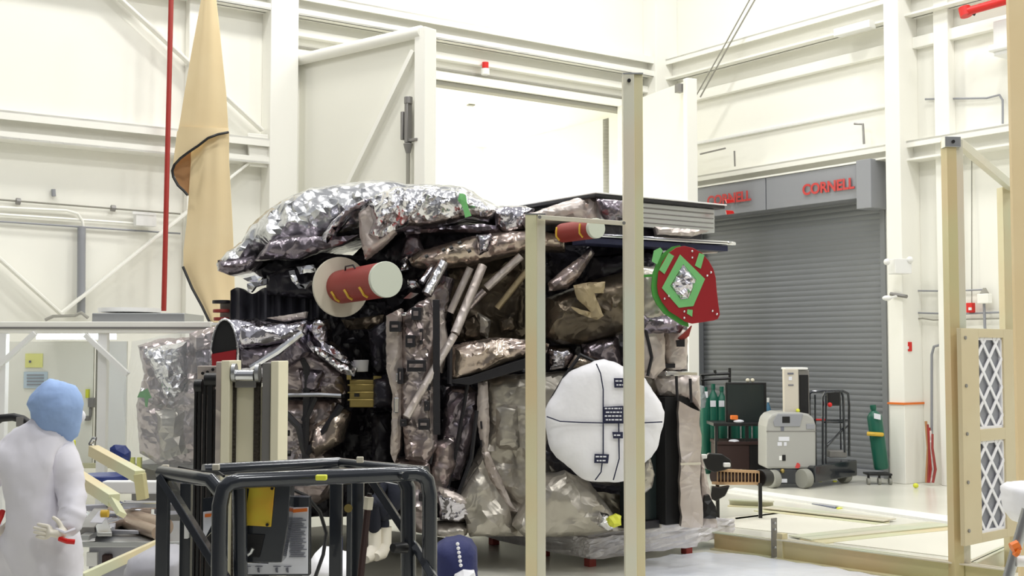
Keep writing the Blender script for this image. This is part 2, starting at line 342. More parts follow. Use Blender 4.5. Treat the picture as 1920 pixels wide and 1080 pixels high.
# swing leaves of the big freight door
def quad_leaf(D, a, c, zt, th):
    pass
A = Vector((-3.33, 18.7, 0)); B = Vector((-1.2, 17.0, 0)); d = (B-A).normalized(); n = Vector((d.y, -d.x, 0))
if n.y > 0: n = -n
H = 6.42
D2 = thing('door_2', (A+B)/2, None, None); D2['kind'] = 'structure'
MB().box((A+B)/2+Z*H/2, (B-A)/2, n*.03, Z*(H/2-.02)).obj('door_panel', 'door', D2)
b = MB(); b.tube([A+Z*(H-.02)+n*.1, B+Z*(H-.0)+n*.1], .085, 14); b.obj('top_rail', 'steel', D2)
MB().box(B+Z*H/2+n*.02, d*.1, n*.12, Z*(H/2+.05)).obj('edge_stile', 'steel', D2, .01)
MB().box(A+Z*H/2+n*.02+d*.06, d*.06, n*.08, Z*H/2).obj('hinge_stile', 'steel', D2, .01)
MB().bar(B+Z*(H-.25)+n*.08-d*.15, A+Z*(3.2)+n*.08+d*.4, .07, .1, n).obj('brace', 'steel', D2)
r = B-d*.22+n*.13
b = MB(); b.tube([r+Z*2.2, r+Z*5.3], .028, 8); b.obj('latch_rod', 'rubber', D2)
b = MB(); b.box(r+Z*5.15, d*.03, n*.05, Z*.28); b.box(r+Z*5.12-d*.09, d*.025, n*.04, Z*.2); b.box(r+Z*4.9+d*.09, d*.1, n*.03, Z*.02); b.cyl(r+Z*5.42, r+Z*5.52, .06); b.cyl(r+Z*4.72, r+Z*4.86, .03, .07); b.obj('latch_handle', 'mastgrey', D2, .008)
A = Rm(.8, .12); A = Vector((1.95, 22.2, 0)); B = Vector((2.93, 20.0, 0)); d = (B-A).normalized(); n = Vector((-abs(d.y), -abs(d.x), 0)).normalized()
D3 = thing('door_3', (A+B)/2, None, None); D3['kind'] = 'structure'
MB().box((A+B)/2+Z*H/2, (B-A)/2, n*.03, Z*(H/2)).obj('door_panel', 'door', D3)
MB().box(B+Z*H/2, d*.06, n*.1, Z*(H/2+.02)).obj('edge_stile', 'steel', D3, .01)
b = MB(); b.box(B+Z*(H-.12)-d*.14+n*.12, d*.06, n*.05, Z*.07); b.obj('latch', 'mastgrey', D3)
# small wall fittings
tag(MB().tube([wpt(321, -8, .55), wpt(307, 583, .55)], .036, 12).obj('sprinkler_pipe', 'redpipe'), 'thin dark red pipe running vertically up the left of the back wall', 'pipe')
b = MB(); b.tube([rpt(1812, 22, .6), rpt(1900, -3, .6), rpt(1960, -20, .6)], .06, 12)
o = thing('sprinkler_main', rpt(1812, 22, .6), 'bright red capped pipe entering at the top right corner', 'pipe'); b.obj('pipe', 'redbright', o)
MB().tube([rpt(1808, 14, .6), rpt(1812, 30, .6)], .085, 12).obj('end_cap', 'redbright', o); MB().tube([rpt(1817, 22, .55), rpt(1829, 27, .5)], .025, 8).obj('drain_plug', 'black', o)
b = MB(); b.tube([wpt(-5, 374, .08), wpt(338, 401, .08)], .014, 6); cd = thing('conduit', wpt(150, 387, .08), 'thin grey conduit with two couplings, topmost of the lines left of the red pipe', 'conduit'); b.obj('line', 'rubber', cd)
for x, y in ((34, 377), (212, 390)): MB().tube([wpt(x-4, y, .08), wpt(x+4, y+1, .08)], .045, 8).obj('coupling', 'mastgrey', cd)
tag(MB().tube([wpt(-5, 389, .1), wpt(125, 395, .1), wpt(146, 401, .1), wpt(155, 415, .1), wpt(157, 440, .1)], .02, 8).obj('conduit', 'steel'), 'cream conduit bending down above the thick grey duct', 'conduit')
tag(MB().tube([wpt(153, 425, .12), wpt(152, 590, .12)], .055, 10).obj('duct_pipe', 'hood'), 'thick pale grey vertical pipe on the wall above the clean booth', 'pipe')
tag(MB().tube([wpt(-5, 402, .08), wpt(250, 419, .08)], .02, 6).obj('conduit', 'steel'), 'white conduit running straight into the junction box', 'conduit')
tag(MB().tube([wpt(-5, 415, .08), wpt(338, 438, .08)], .014, 6).obj('conduit', 'hood'), 'lowest thin grey conduit passing below the junction box', 'conduit')
jb = thing('junction_box', wpt(269, 412, .1), 'white junction box on the wall just left of the red pipe', 'box'); MB().prism([wpt(250, 398, .1), wpt(288, 401, .1), wpt(288, 426, .1), wpt(250, 424, .1)], V*.12).obj('box', 'white', jb, .005); MB().prism([wpt(248, 396, .22), wpt(289, 399, .22), wpt(289, 404, .22), wpt(248, 401, .22)], V*.01).obj('lid', 'white', jb)
tag(MB().tube([wpt(100, 355, .06), wpt(101, 368, .06)], .03, 8).obj('pipe_stub', 'hood'), 'short grey stub on the wall above the topmost conduit', 'pipe')
# right wall fittings
for k, (x, y, lab) in enumerate(((1820, 577, 'small red alarm box between the two gold posts of the filter frame'), (1702, 650, 'small red alarm box on the right side of the cream column'))):
    o = thing('fire_alarm', rpt(x, y, .1), lab, 'alarm', 'red alarm boxes'); MB().box(rpt(x, y, .12 if k == 0 else .3), U*.04, V*.05, Z*.07).obj('case', 'redbright', o, .006); MB().box(rpt(x-1, y+2, .17 if k == 0 else .35), U*.012, V*.02, Z*.02).obj('pull_handle', 'white', o)
def rline(pts, r, m, lab, off=.07, nm='conduit', cat='conduit'): tag(MB().tube([rpt(x, y, off) for x, y in pts], r, 6).obj(nm, m), lab, cat)
rline([(1735, 186), (1850, 184), (1874, 178), (1880, 188), (1880, 232)], .016, 'hood', 'grey conduit bending down onto the girt beside the right frame edge', .1)
rline([(1700, 586), (1765, 588), (1785, 589), (1920, 584)], .016, 'hood', 'grey conduit level with the small switch box on right wall', .08)
rline([(1700, 545), (1780, 546), (1846, 543)], .014, 'hood', 'thin grey conduit ending in a cone fitting on the right wall', .08)
rline([(1670, 551), (1700, 556)], .03, 'mastgrey', 'short dark teal bar sticking out across the cream column', .5, 'bracket_bar', 'bracket')
rline([(1703, 598), (1730, 597), (1750, 600), (1920, 596)], .012, 'rubber', 'thin lower conduit below the small switch box', .08)
rline([(1747, 830), (1747, 665), (1751, 650), (1765, 646), (1800, 645)], .02, 'hood', 'grey conduit loop bending down left of the filter panel', .08)
rline([(1845, 565), (1848, 650)], .02, 'hood', 'short vertical grey conduit under the small switch box', .1)
rline([(1822, 300), (1822, 570)], .008, 'rubber', 'hair-thin vertical wire ending at the red alarm box', .08)
rline([(1602, 232), (1618, 233), (1620, 270)], .02, 'mastgrey', 'small grey angled bracket standing on the girt left of the column', .2, 'bracket', 'bracket')
rline([(1377, 283), (1378, 312)], .016, 'mastgrey', 'short upright grey stub on the girt above the shutter hood', .2, 'bracket', 'bracket')
rline([(1313, 289), (1360, 278)], .016, 'mastgrey', 'grey rod on the wall beside the open right door leaf', .2, 'bracket', 'bracket')
tag(MB().box(rpt(1846, 560, .12), U*.05, V*.09, Z*.07).obj('switch_box', 'steel', None, .01), 'small cream switch box on the right wall behind the frame', 'box')
tag(MB().tube([rpt(1846, 552, .1), rpt(1846, 540, .1)], [.07, .02], 10).obj('cone_fitting', 'rubber'), 'small grey cone fitting on the right wall', 'fitting')
o = thing('unit_light', rpt(1894, 75, .4), 'white louvred unit high on the right wall below the red pipe', 'wall unit')
MB().box(rpt(1900, 70, .3), U*.15, V*.22, Z*.25).obj('housing', 'white', o, .02); MB().box(rpt(1900, 88, .3), U*.2, V*.27, Z*.05).obj('rim', 'white', o, .02); MB().tube([rpt(1897, 97, .3), rpt(1897, 112, .3)], [.08, .03], 10).obj('nozzle', 'mastgrey', o)
o = thing('emergency_light', rpt(1690, 505, .6), 'white emergency light unit with two lamp heads on the cream column', 'light')
MB().box(P(1687, 500, 18.05), Vector((.13, .03, 0)), Vector((-.02, .12, 0)), Z*.11).obj('housing', 'white', o, .01)
for x, y in ((1663, 491), (1706, 487)): MB().ball(P(x, y, 17.95), .05).obj('lamp_head', 'white', o)
o = thing('strobe', P(1663, 558, 17.9), 'small white lamp head low on the left edge of the column', 'light'); MB().ball(P(1663, 559, 17.9), .05, 12, (1.4, 1, .8)).obj('lamp_head', 'white', o); MB().cyl(P(1672, 558, 17.9), P(1680, 556, 18.1), .02).obj('stem', 'white', o)
tag(MB().rb(-.0, .47, 5.36, 5.67, 1.17, 1.2).obj('barrier_tape', 'orange'), 'thin orange tape strip around the cream column', 'tape')
tag(MB().ball(G(1712, 914)+Z*.04+Vector((0, -.12, 0)), .04, 10, (1, 1, .9)).obj('tape_roll', 'limey'), 'small yellow ball at the foot of the cream column', 'ball')
o = thing('alarm_beacon', wpt(910, 123, .16), 'small red beacon above the freight door', 'beacon'); MB().cyl(wpt(910, 128, .2), wpt(910, 117, .2), .055).obj('lens', 'redbright', o); MB().cyl(wpt(910, 140, .2), wpt(910, 129, .2), .07).obj('base', 'white', o)
for x in (843, 883):
    q = Rm(0, -1.5); tag(MB().box(P(x, 186+.1*(x-843), 22.0)+Z*0, Vector((.055, .03, 0)), Vector((-.02, .05, 0)), Z*.08).obj('sensor', 'rubber'), 'small grey sensor clip, %s of two at the top left of the freight opening' % ('left' if x < 850 else 'right'), 'sensor', 'sensor clips')
o = thing('fluorescent_fixture', rpt(1560, 50, .4), 'white linear light box mounted on the upper beam left of the column', 'light'); MB().box(rpt(1602, 54, .4), U*.08, V*.35, Z*.06).obj('housing', 'white', o, .01); MB().box(rpt(1602, 58, .42), U*.05, V*.3, Z*.02).obj('diffuser', 'white', o)

# ------------------------------------------------------------------ kraft paper hanging on the left
def strip(rows, bulge, n=10, thick=.012, wob=.0, ):
    out = []
    for i, (xl, yl, Yl, xr, yr, Yr) in enumerate(rows):
        a = P(xl, yl, Yl); b_ = P(xr, yr, Yr)
        out.append([a.lerp(b_, t/n)+Vector((0, -bulge*math.sin(PI*t/n)-wob*math.sin(t*.9+i*.5), 0)) for t in range(n+1)])
    return MB().grid(out, (0, thick, 0))
KP = thing('kraft_curtain', P(390, 600, 14), 'tall twisted sheet of tan kraft paper hanging at the left with a dark edge', 'paper')
up = [(379, -12, 14, 404, -12, 14), (368, 50, 14, 411, 50, 14), (357, 110, 14, 417, 110, 14), (346, 175, 14, 424, 175, 14), (338, 225, 14, 427, 225, 14), (334, 245, 14, 428, 248, 14)]
strip(up, .14, 20, .012, .006).obj('upper_fold', 'kraft', KP)
ecur = [(428, 248), (408, 252), (390, 259), (372, 273), (354, 285), (338, 297), (327, 309), (323, 320)]
rws = []
for i, (x, y) in enumerate(ecur):
    t = (428-x)/105; top = 246+3*(1-t)
    rws.append([P(x, top-9, 13.985-.14*math.sin(PI*(1-t))).lerp(P(x, y, 14-.15*math.sin(PI*(1-t)*.9)), k/4) for k in range(5)])
rws[-1] = [P(332-2.2*k, 246+18*k, 14) for k in range(5)]; rws[-2] = [P(333-1.3*k, 246+16*k, 14-.03) for k in range(5)]
MB().grid(rws, (0, .012, 0)).obj('turned_lip', 'kraft', KP)
e2 = ecur+[(325, 332), (334, 348), (345, 358), (352, 366)]
MB().tube([P(x, y, 13.84 if 330 < x < 420 and y < 305 else 13.93) for x, y in e2], .016, 6).obj('edge_binding', 'black', KP, label='dark edge binding')
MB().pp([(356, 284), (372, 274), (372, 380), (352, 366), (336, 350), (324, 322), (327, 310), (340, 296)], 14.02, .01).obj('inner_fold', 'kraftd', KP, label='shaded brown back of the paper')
low = [(357, 270, 14.06, 429, 246, 14.0), (358, 300, 14, 429, 300, 14), (354, 370, 14, 433, 370, 14), (350, 420, 14, 436, 420, 14), (344, 470, 14, 438, 470, 14), (344, 502, 14, 439, 500, 14), (361, 540, 14, 440, 540, 14), (380, 575, 14, 441, 575, 14), (394, 606, 14, 441, 606, 14), (399, 640, 14, 441, 640, 14)]
strip(low, .1, 20, .012, .008).obj('lower_fold', 'kraft', KP)
MB().tube([P(343, 500, 13.95), P(360, 540, 13.95), P(379, 575, 13.95), P(394, 606, 13.95)], .016, 6).obj('edge_binding', 'black', KP)

# ------------------------------------------------------------------ clean booth on the left
Y1 = 13.4
def hb(px0, px1, py0, py1, Y, d): return MB().cb(px0, py0, px1, py1, Y, d)
BT = thing('clean_booth', P(150, 660, Y1)*1-Vector((0, 0, P(150, 660, Y1).z)), 'white framed soft-wall clean booth with lit roof at the left', 'booth')
b = hb(-60, 395, 603, 625, Y1, .12); b.obj('roof_beam', 'steel', BT, .008)
hb(-60, 395, 613, 616.5, Y1-.012, .01).obj('beam_groove', 'mastgrey', BT)
MB().bar(P(-60, 615, Y1+2.2), P(420, 615, Y1+2.2), .12, .12).obj('rear_beam', 'steel', BT)
b = MB(); b.box((-5.1+.9, Y1+1.15, P(0, 607, Y1).z), Vector((1.6, 0, 0)), Vector((0, 1.1, 0)), Z*.015); b.obj('roof_sheet', 'white', BT)
for x, y in ((3, Y1), (192, Y1+.02), (-60, Y1+2.2)):
    a = P(x, 625, y); q = Vector((a.x, a.y+.05, 0)); MB().bar(q, Vector((a.x, a.y+.05, a.z)), .1, .1).obj('post', 'white', BT, .006)
for a, c in (((66, 624), (-6, 690)), ((160, 628), (240, 702)),):
    MB().bar(P(*a, Y1), P(*c, Y1), .05, .07, Vector((0, 1, 0))).obj('knee_brace', 'white', BT)
hb(68, 212, 626, 636, Y1+.5, .12).obj('lamp_tube', 'lamp', BT, label='glowing strip lamp')
hb(-60, 10, 628, 1000, Y1+2.15, .05).obj('side_panel', 'steel', BT)
b = hb(10, 176, 640, 872, Y1+2.1, .05); b.obj('door_leaf', 'door', BT, .004)
hb(176, 182, 640, 872, Y1+2.1, .05).obj('hinge_post', 'rubber', BT); hb(182, 238, 640, 872, Y1+2.1, .05).obj('wall_panel', 'white', BT)
hb(150, 242, 869, 878, Y1+1.95, .08).obj('base_rail', 'zinc', BT)
hb(47, 80, 663, 689, Y1+2.08, .012).obj('sign', 'signy', BT, label='pale yellow notice'); hb(54, 58, 676, 680, Y1+2.07, .01).obj('sign_mark', 'ink', BT)
hb(44, 89, 697, 728, Y1+2.08, .012).obj('sign', 'signb', BT, label='pale blue notice')
for k in range(4): hb(50, 82, 702+6*k, 704+6*k, Y1+2.07, .008).obj('sign_line', 'hood', BT)
b = MB(); b.cb(164, 746, 176, 764, Y1+2.0, .1); b.cb(166, 764, 171, 782, Y1+2.03, .05); b.cb(158, 780, 167, 789, Y1+2.0, .08); b.obj('door_lock', 'mastgrey', BT, .01); hb(160, 166, 730, 746, Y1+2.05, .05).obj('lock_tag', 'limey', BT)
FU = thing('fan_filter_unit', P(260, 604, Y1+.9), 'grey fan filter unit on the booth roof with a round cap', 'fan unit')
b = hb(172, 346, 587, 606, Y1+.7, .9); b.obj('housing', 'alu', FU, .01)
b = MB(); q = P(243, 586, Y1+1.1); b.cyl(q, q+Z*.05, .36); b.obj('round_cap', 'white', FU)
b = MB(); b.tube([P(85, 600, Y1+.6), P(100, 593, Y1+.6), P(140, 592, Y1+.6), P(152, 586, Y1+.6), P(165, 596, Y1+.6)], .02, 6); tag(b.obj('roof_cable', 'rubber'), 'grey cable lying on the booth roof left of the fan unit', 'cable')

# foil-wrapped item under a clear sheet
FW = thing('wrapped_instrument', G(300, 1010), 'foil-wrapped equipment standing under a clear plastic sheet, left of the mast', 'equipment')
pil([(258, 648), (300, 635), (365, 632), (410, 620), (420, 700), (420, 870), (300, 872), (262, 850), (255, 760), (270, 700)], 12.4, .9, .15, .045, .004, 3, fold=.05).obj('foil_wrap', 'taupe', FW)
pil([(268, 655), (350, 640), (352, 735), (320, 760), (305, 740), (285, 690)], 12.22, .1, .12, .04, .004, 4, fold=.05).obj('bright_fold', 'silver', FW)
pil([(290, 770), (345, 755), (352, 850), (300, 865)], 12.24, .1, .1, .08, .02, 5).obj('lower_fold', 'greentaupe', FW)
pil([(355, 625), (400, 612), (425, 612), (425, 665), (390, 690), (360, 700)], 12.2, .3, .12, .08, .02, 6).obj('corner_fold', 'taupe', FW)
pil([(366, 660), (400, 655), (425, 668), (425, 690), (372, 720)], 12.05, .1, .05, .07, .02, 7).obj('dark_fold', 'lilac', FW)
b = MB(); b.pp([(262, 735), (272, 731), (276, 728), (284, 746), (278, 748), (276, 764), (272, 762), (271, 746), (257, 745)], 12.02, .01); b.obj('tape_cross', 'green2', FW, label='green tape cross')
pil([(247, 640), (300, 630), (395, 615), (395, 700), (385, 875), (300, 885), (236, 870), (236, 800), (233, 720)], 11.9, .02, .12, .16, .04, 8, R=.3).obj('clear_sheet', 'clear', FW, label='clear plastic sheet')
b = MB(); b.cb(245, 870, 420, 1000, 12.6, .9); b.obj('stand', 'mastgrey', FW, .01)
for x in (243, 256): hb(x, x+8, 858, 892, 12.35, .05).obj('hazard_strip', 'limey', FW)
# blue stool behind the rails
ST = thing('lab_stool', G(196, 1000), 'blue vinyl lab stool behind the tilted gold rails', 'stool')
q = P(196, 889, 10.2); b = MB(); b.cyl(q-Z*.05, q, .2, .19); b.obj('seat', 'blueseat', ST, .01)
pil([(206, 840), (214, 834), (232, 836), (242, 848), (240, 868), (228, 872), (208, 864)], 10.6, .05, .03, .05, .0, 1).obj('backrest', 'blueseat', ST)
b = MB(); b.tube([q-Z*.05, Vector((q.x, q.y, .1))], .03); b.obj('column', 'chrome', ST)
b = MB(); b.bar(q-Z*.06+Vector((.12, 0, 0)), P(226, 868, 10.6), .03, .01); b.obj('back_bracket', 'chrome', ST)
for k in range(5): a_ = 2*PI*k/5; b = MB(); b.bar(Vector((q.x, q.y, .1)), Vector((q.x+.26*math.cos(a_), q.y+.26*math.sin(a_), .06)), .04, .03); l = b.obj('base_leg', 'black', ST); MB().ball(Vector((q.x+.26*math.cos(a_), q.y+.26*math.sin(a_), .03)), .03).obj('caster', 'black', l)
# tilted gold rails
def grail(name, pts, Y, wd, h, lab, m='zinc', cat='rail', grp=None):
    b = MB()
    for (x0, y0, Y0), (x1, y1, Y1_) in zip(pts, pts[1:]):
        b.bar(P(x0, y0, Y0), P(x1, y1, Y1_), wd, h, Vector((0, 1, 0)))
    return tag(b.obj(name, m, None, .003), lab, cat, grp)
R1 = thing('gold_rail', P(220, 870, 8.2), 'upper of the two tilted gold rails left of the black guard frame', 'rail')
b = MB(); b.bar(P(175, 845, 8.6), P(262, 893, 7.9), .07, .075, Z); b.obj('arm', 'zinc', R1, .003); MB().bar(P(262, 888, 7.9), P(268, 936, 7.9), .06, .075, Vector((0, 1, 0))).obj('foot', 'zinctan', R1, .003)
MB().tube([P(176, 846, 8.6), P(170, 832, 8.6), P(175, 823, 8.6), P(180, 824, 8.6)], .018, 8).obj('clamp', 'chrome', R1)
R2 = thing('gold_rail', P(190, 920, 7.6), 'lower of the two tilted gold rails beside the worker', 'rail')
b = MB(); b.bar(P(146, 894, 8.0), P(214, 938, 7.4), .07, .075, Z); b.obj('arm', 'zinc', R2, .003); MB().bar(P(212, 938, 7.4), P(228, 965, 7.3), .03, .06, Vector((0, 1, 0))).obj('foot', 'zinc', R2)
grail('floor_rail', [(150, 1086, 6.4), (300, 1018, 7.4)], 0, .05, .06, 'long pale gold rail slanting up behind the guard frame foot', 'zinc')
# cluttered tool cart
TC = thing('tool_cart', G(230, 1075)+Vector((0, .6, 0)), 'long grey tool cart with silver parts between worker and guard frame', 'cart')
b = MB(); b.box((P(244, 1000, 8).x, 8.55, .56), Vector((.31, 0, 0)), Vector((0, .42, 0)), Z*.12); b.obj('body', 'seatgrey', TC, .01); b = MB(); b.box((P(244, 1000, 8).x, 8.55, .7), Vector((.36, 0, 0)), Vector((0, .5, 0)), Z*.018); b.obj('top', 'alu', TC, .005)
hb(162, 182, 1036, 1062, 8.1, .03).obj('side_label', 'white', TC); hb(190, 208, 1040, 1066, 8.09, .05).obj('side_handle', 'brown', TC, .01)
for x in (170, 320): b = MB(); q = P(x, 1075, 8.3); b.bar(q, Vector((q.x, q.y, .05)), .05, .05); b.obj('leg', 'mastgrey', TC)
rnd = random.Random(5)
k = 0
for (x, y, L, w_, m_, nm, lab) in [(252, 911, 1.0, .08, 'white', 'white_bar', 'white beam lying across behind the gold rails'),
    (262, 968, .85, .062, 'tube', 'tan_tube', 'fat shiny tan tube lying on the cart, nearer the top'), (262, 993, .8, .045, 'tube', 'tan_tube', 'slimmer tan tube lying along the cart front')]:
    if nm == 'white_bar': tag(MB().bar(P(195, 913, 9.0), P(300, 913, 9.0), .1, .09).obj(nm, m_, None, .01), lab, 'beam')
    else: tag(MB().cyl(Vector((P(200, y, 8.8 if w_ > .06 else 8.55).x, 8.95 if w_ > .06 else 8.78, .722+w_)), Vector((P(305, y, 8.2).x, 8.25 if w_ > .06 else 8.1, .722+w_)), w_).obj(nm, m_), lab, 'tube')
for i in range(34):
    x = 166+rnd.random()*(45 if i < 20 else 110); q = P(x, 900, 8.2+rnd.random()*.75 if i < 20 else 8.98); q.z = .745+(i % 3)*.03+(0 if i < 20 else .02); a_ = rnd.random()*3; dx = Vector((math.cos(a_), math.sin(a_)*.5, rnd.uniform(-.1, .1)))
    o = MB().box(q, dx*rnd.uniform(.015, .055), Vector((-dx.y, dx.x, 0))*rnd.uniform(.3, .6), Z*rnd.uniform(.01, .025)).obj('metal_part', rnd.choice(['alu', 'chrome', 'seatgrey', 'mastgrey', 'chrome']), None, .004)
    tag(o, 'small silver metal part in the clutter on the tool cart', 'part', 'metal parts on the tool cart')
tag(MB().cb(228, 942, 300, 955, 8.6, .1).obj('clamp_bar', 'chrome', None, .01), 'bright metal clamp bar lying under the gold rail foot', 'bar')
tag(MB().tube([P(190, 963, 8.1), P(203, 963, 8.1)], .025).obj('tape_roll', 'yellow'), 'small yellow roll on the tool cart', 'roll')
tag(pil([(232, 1075), (240, 1050), (265, 1036), (300, 1036), (340, 1050), (345, 1100), (235, 1100)], 6.6, .3, .14, .02, .0005, 2, fold=.006, R=.25).obj('padded_bundle', 'seatgrey', smooth=True), 'rounded grey bundle at the bottom edge beside the guard frame', 'bundle')
tag(pil([(560, 1100), (575, 1060), (590, 1038), (640, 1050), (665, 1060), (668, 1100)], 7.0, .3, .14, .02, .0005, 3, fold=.006, R=.25).obj('padded_bundle', 'cloth', smooth=True), 'white rounded cloth bundle behind the guard frame placard', 'bundle')
CU = thing('padded_cushion', P(850, 1080, 7.5), 'navy padded shape with a row of white dots right of the guard frame', 'cushion')
pil([(815, 1100), (815, 1030), (832, 1018), (860, 1014), (882, 1022), (892, 1038), (894, 1100)], 7.5, .25, .12, .02, .0005, 3, fold=.008, R=.2).obj('pad', 'navycloth', CU, smooth=True)
for i in range(6): q = P(858+1.2*i, 1020+8*i, 7.38-.005*i); MB().ball(q, .011, 8).obj('dot', 'cloth', CU)
pil([(845, 1100), (852, 1078), (868, 1070), (888, 1074), (896, 1100)], 7.36, .1, .05, .05, .0, 3).obj('white_trim', 'cloth', CU)

# ------------------------------------------------------------------ spacecraft
SC = thing('spacecraft', G(1100, 1020), 'large foil-blanketed spacecraft on a wrapped pallet in the middle', 'spacecraft')
SC_L = lambda x, y: 11.7
def part(nm, m, pix, Y, thick=.25, bulge=.08, tri=.09, jit=.014, seed=None, label=None, R=None):
    global NS; NS += 1
    if m in FOLD:
        o = clampz(pil(pix, Y, thick, bulge, min(tri*.5, .042), jit*.12, seed or NS, R=R, fold=max(.016, jit*2.0))).obj(nm, m, SC, smooth=True, label=label)
        o.data.set_sharp_from_angle(angle=math.radians(32)); return o
    return clampz(pil(pix, Y, thick, bulge, tri, jit, seed or NS, R=R)).obj(nm, m, SC, smooth=False, label=label)
def clampz(mb_):
    for v in mb_.bm.verts: v.co.z = max(v.co.z, .315)
    return mb_
NS = 10
FOLD = ('taupe', 'taupe2', 'gold', 'olive', 'kraftfoil', 'greentaupe', 'lilac', 'silverdark', 'blackfoil', 'cloth', 'silver')
def seam(pix, Y, r=.012, m='tape', nm='seam_tape', par=None): return MB().tube([P(x, y, Y) for x, y in pix], r, 6).obj(nm, m, par or SC)
# solid cores behind everything
part('bus_core', 'blackfoil', [(700, 440), (990, 425), (1285, 470), (1290, 700), (1300, 985), (870, 995), (740, 985), (650, 900), (600, 620), (640, 500)], 12.3, 1.3, .05, .2, .03)
part('instrument_core', 'blackfoil', [(520, 590), (720, 570), (745, 985), (640, 990), (530, 975), (500, 860)], 12.35, .8, .05, .2, .03)
# top shroud
TSP = ([(405, 494), (428, 470), (455, 452), (468, 424), (498, 396), (535, 372), (580, 353), (640, 344), (700, 337), (725, 338), (760, 345), (820, 345), (865, 349), (888, 358), (905, 372), (935, 386), (985, 384), (1002, 384), (990, 412), (955, 426), (905, 412), (870, 411), (825, 424), (785, 428), (760, 428), (745, 438), (700, 478), (686, 482), (676, 440), (640, 452), (615, 458), (575, 477), (540, 490), (500, 480), (478, 492), (470, 506), (430, 514), (408, 508)])
o = pil(TSP, 11.75, 1.1, .42, .045, .003, 41, R=.65, fold=.06).obj('top_shroud', 'silversmooth', SC, smooth=True); o.data.set_sharp_from_angle(angle=math.radians(30))
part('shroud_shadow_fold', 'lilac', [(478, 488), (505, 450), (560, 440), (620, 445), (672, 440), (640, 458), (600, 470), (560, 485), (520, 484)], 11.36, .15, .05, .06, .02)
part('shroud_fold', 'silverdark', [(600, 448), (622, 415), (650, 388), (690, 370), (722, 362), (700, 375), (660, 395), (640, 420), (612, 455)], 11.2, .2, .05, .06, .02)
part('shroud_flap', 'taupe2', [(672, 400), (700, 378), (735, 400), (742, 436), (716, 462), (684, 486), (674, 440)], 11.2, .15, .05, .05, .02)
part('shroud_flap', 'silver', [(690, 372), (740, 350), (800, 352), (862, 356), (905, 376), (930, 395), (915, 410), (880, 404), (850, 412), (810, 420), (765, 424), (735, 432), (712, 450), (690, 440), (700, 415)], 11.15, .3, .1, .055, .035)
part('green_tape', 'green', [(862, 362), (872, 364), (876, 380), (884, 404), (872, 408), (866, 385), (858, 375)], 10.98, .03, .01, .05, .004, label='green tape strip')
part('shroud_gather', 'silverdark', [(925, 392), (950, 386), (985, 386), (1003, 392), (990, 430), (950, 440), (930, 425)], 11.4, .3, .1, .05, .03)
part('shroud_end', 'lilac', [(408, 488), (440, 482), (478, 478), (486, 490), (470, 508), (430, 516), (410, 508)], 11.55, .2, .1, .05, .02)
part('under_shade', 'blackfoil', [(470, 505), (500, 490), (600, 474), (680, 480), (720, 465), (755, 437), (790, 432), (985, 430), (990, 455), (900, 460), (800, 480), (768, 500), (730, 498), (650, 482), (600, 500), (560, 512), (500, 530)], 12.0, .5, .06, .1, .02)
part('deck_lip', 'lilac', [(755, 430), (830, 424), (905, 420), (960, 428), (985, 440), (900, 437), (830, 434), (760, 440)], 11.5, .2, .03, .06, .01)
part('deck_gusset', 'lilac', [(762, 440), (785, 440), (795, 470), (775, 486), (752, 480)], 11.6, .2, .04, .05, .012)
# boom
part('boom_wrap', 'gold', [(766, 486), (790, 470), (830, 458), (880, 444), (935, 436), (990, 431), (1060, 440), (1060, 470), (985, 470), (930, 484), (885, 496), (840, 500), (800, 504), (772, 498)], 11.3, .25, .12, .06, .014)
part('boom_cuff', 'silverdark', [(893, 440), (920, 437), (925, 450), (915, 470), (898, 478)], 11.14, .1, .04, .04, .012)
for x, y in ((800, 480), (832, 468), (846, 464), (880, 470), (862, 455)): seam([(x-3, y+2), (x+3, y-1)], 11.14, .018, 'black', 'patch')
# radiator box top right, a true box aligned with the body
Ct = P(1125, 372, 10.9); c_ = Vector((Ct.x, Ct.y, 0)); hgt = P(1125, 372, 10.9).z; low_ = P(1125, 420, 10.9).z
def sbox(nm, m, du0, du1, dv0, dv1, z0, z1, base=c_, bv=.006, par=None, label=None):
    b = MB(); cc = base-U*((du0+du1)/2)-V*((dv0+dv1)/2)+Z*((z0+z1)/2); b.box(cc, U*abs(du1-du0)/2, V*abs(dv1-dv0)/2, Z*abs(z1-z0)/2); return b.obj(nm, m, par or SC, bv, label=label)
sbox('radiator_box', 'alu', 0, 1.42, 0, 1.0, low_, hgt)
for k in range(4): sbox('radiator_rib', 'mastgrey', .3, 1.4, -.012, .0, low_+.04+k*.045, low_+.052+k*.045)
sbox('radiator_lid', 'tape', -.1, 1.5, -.06, 1.1, hgt+.002, hgt+.03); sbox('lid_trim', 'white', -.1, 1.52, -.07, 1.12, hgt+.031, hgt+.045)
part('radiator_side_foil', 'taupe2', [(990, 402), (1040, 384), (1105, 364), (1126, 368), (1128, 425), (1100, 420), (1060, 410), (1010, 412), (985, 420)], 11.0, .5, .06, .07, .02)
part('radiator_drape', 'lilac', [(1118, 372), (1168, 376), (1172, 410), (1140, 418), (1126, 400)], 10.78, .08, .04, .04, .015)
sbox('radiator_base', 'blackfoil', .05, 1.3, .05, .9, low_-.11, low_)
part('tan_block', 'taupe2', [(1228, 425), (1330, 432), (1300, 442), (1232, 440)], 11.15, .2, .03, .06, .005)
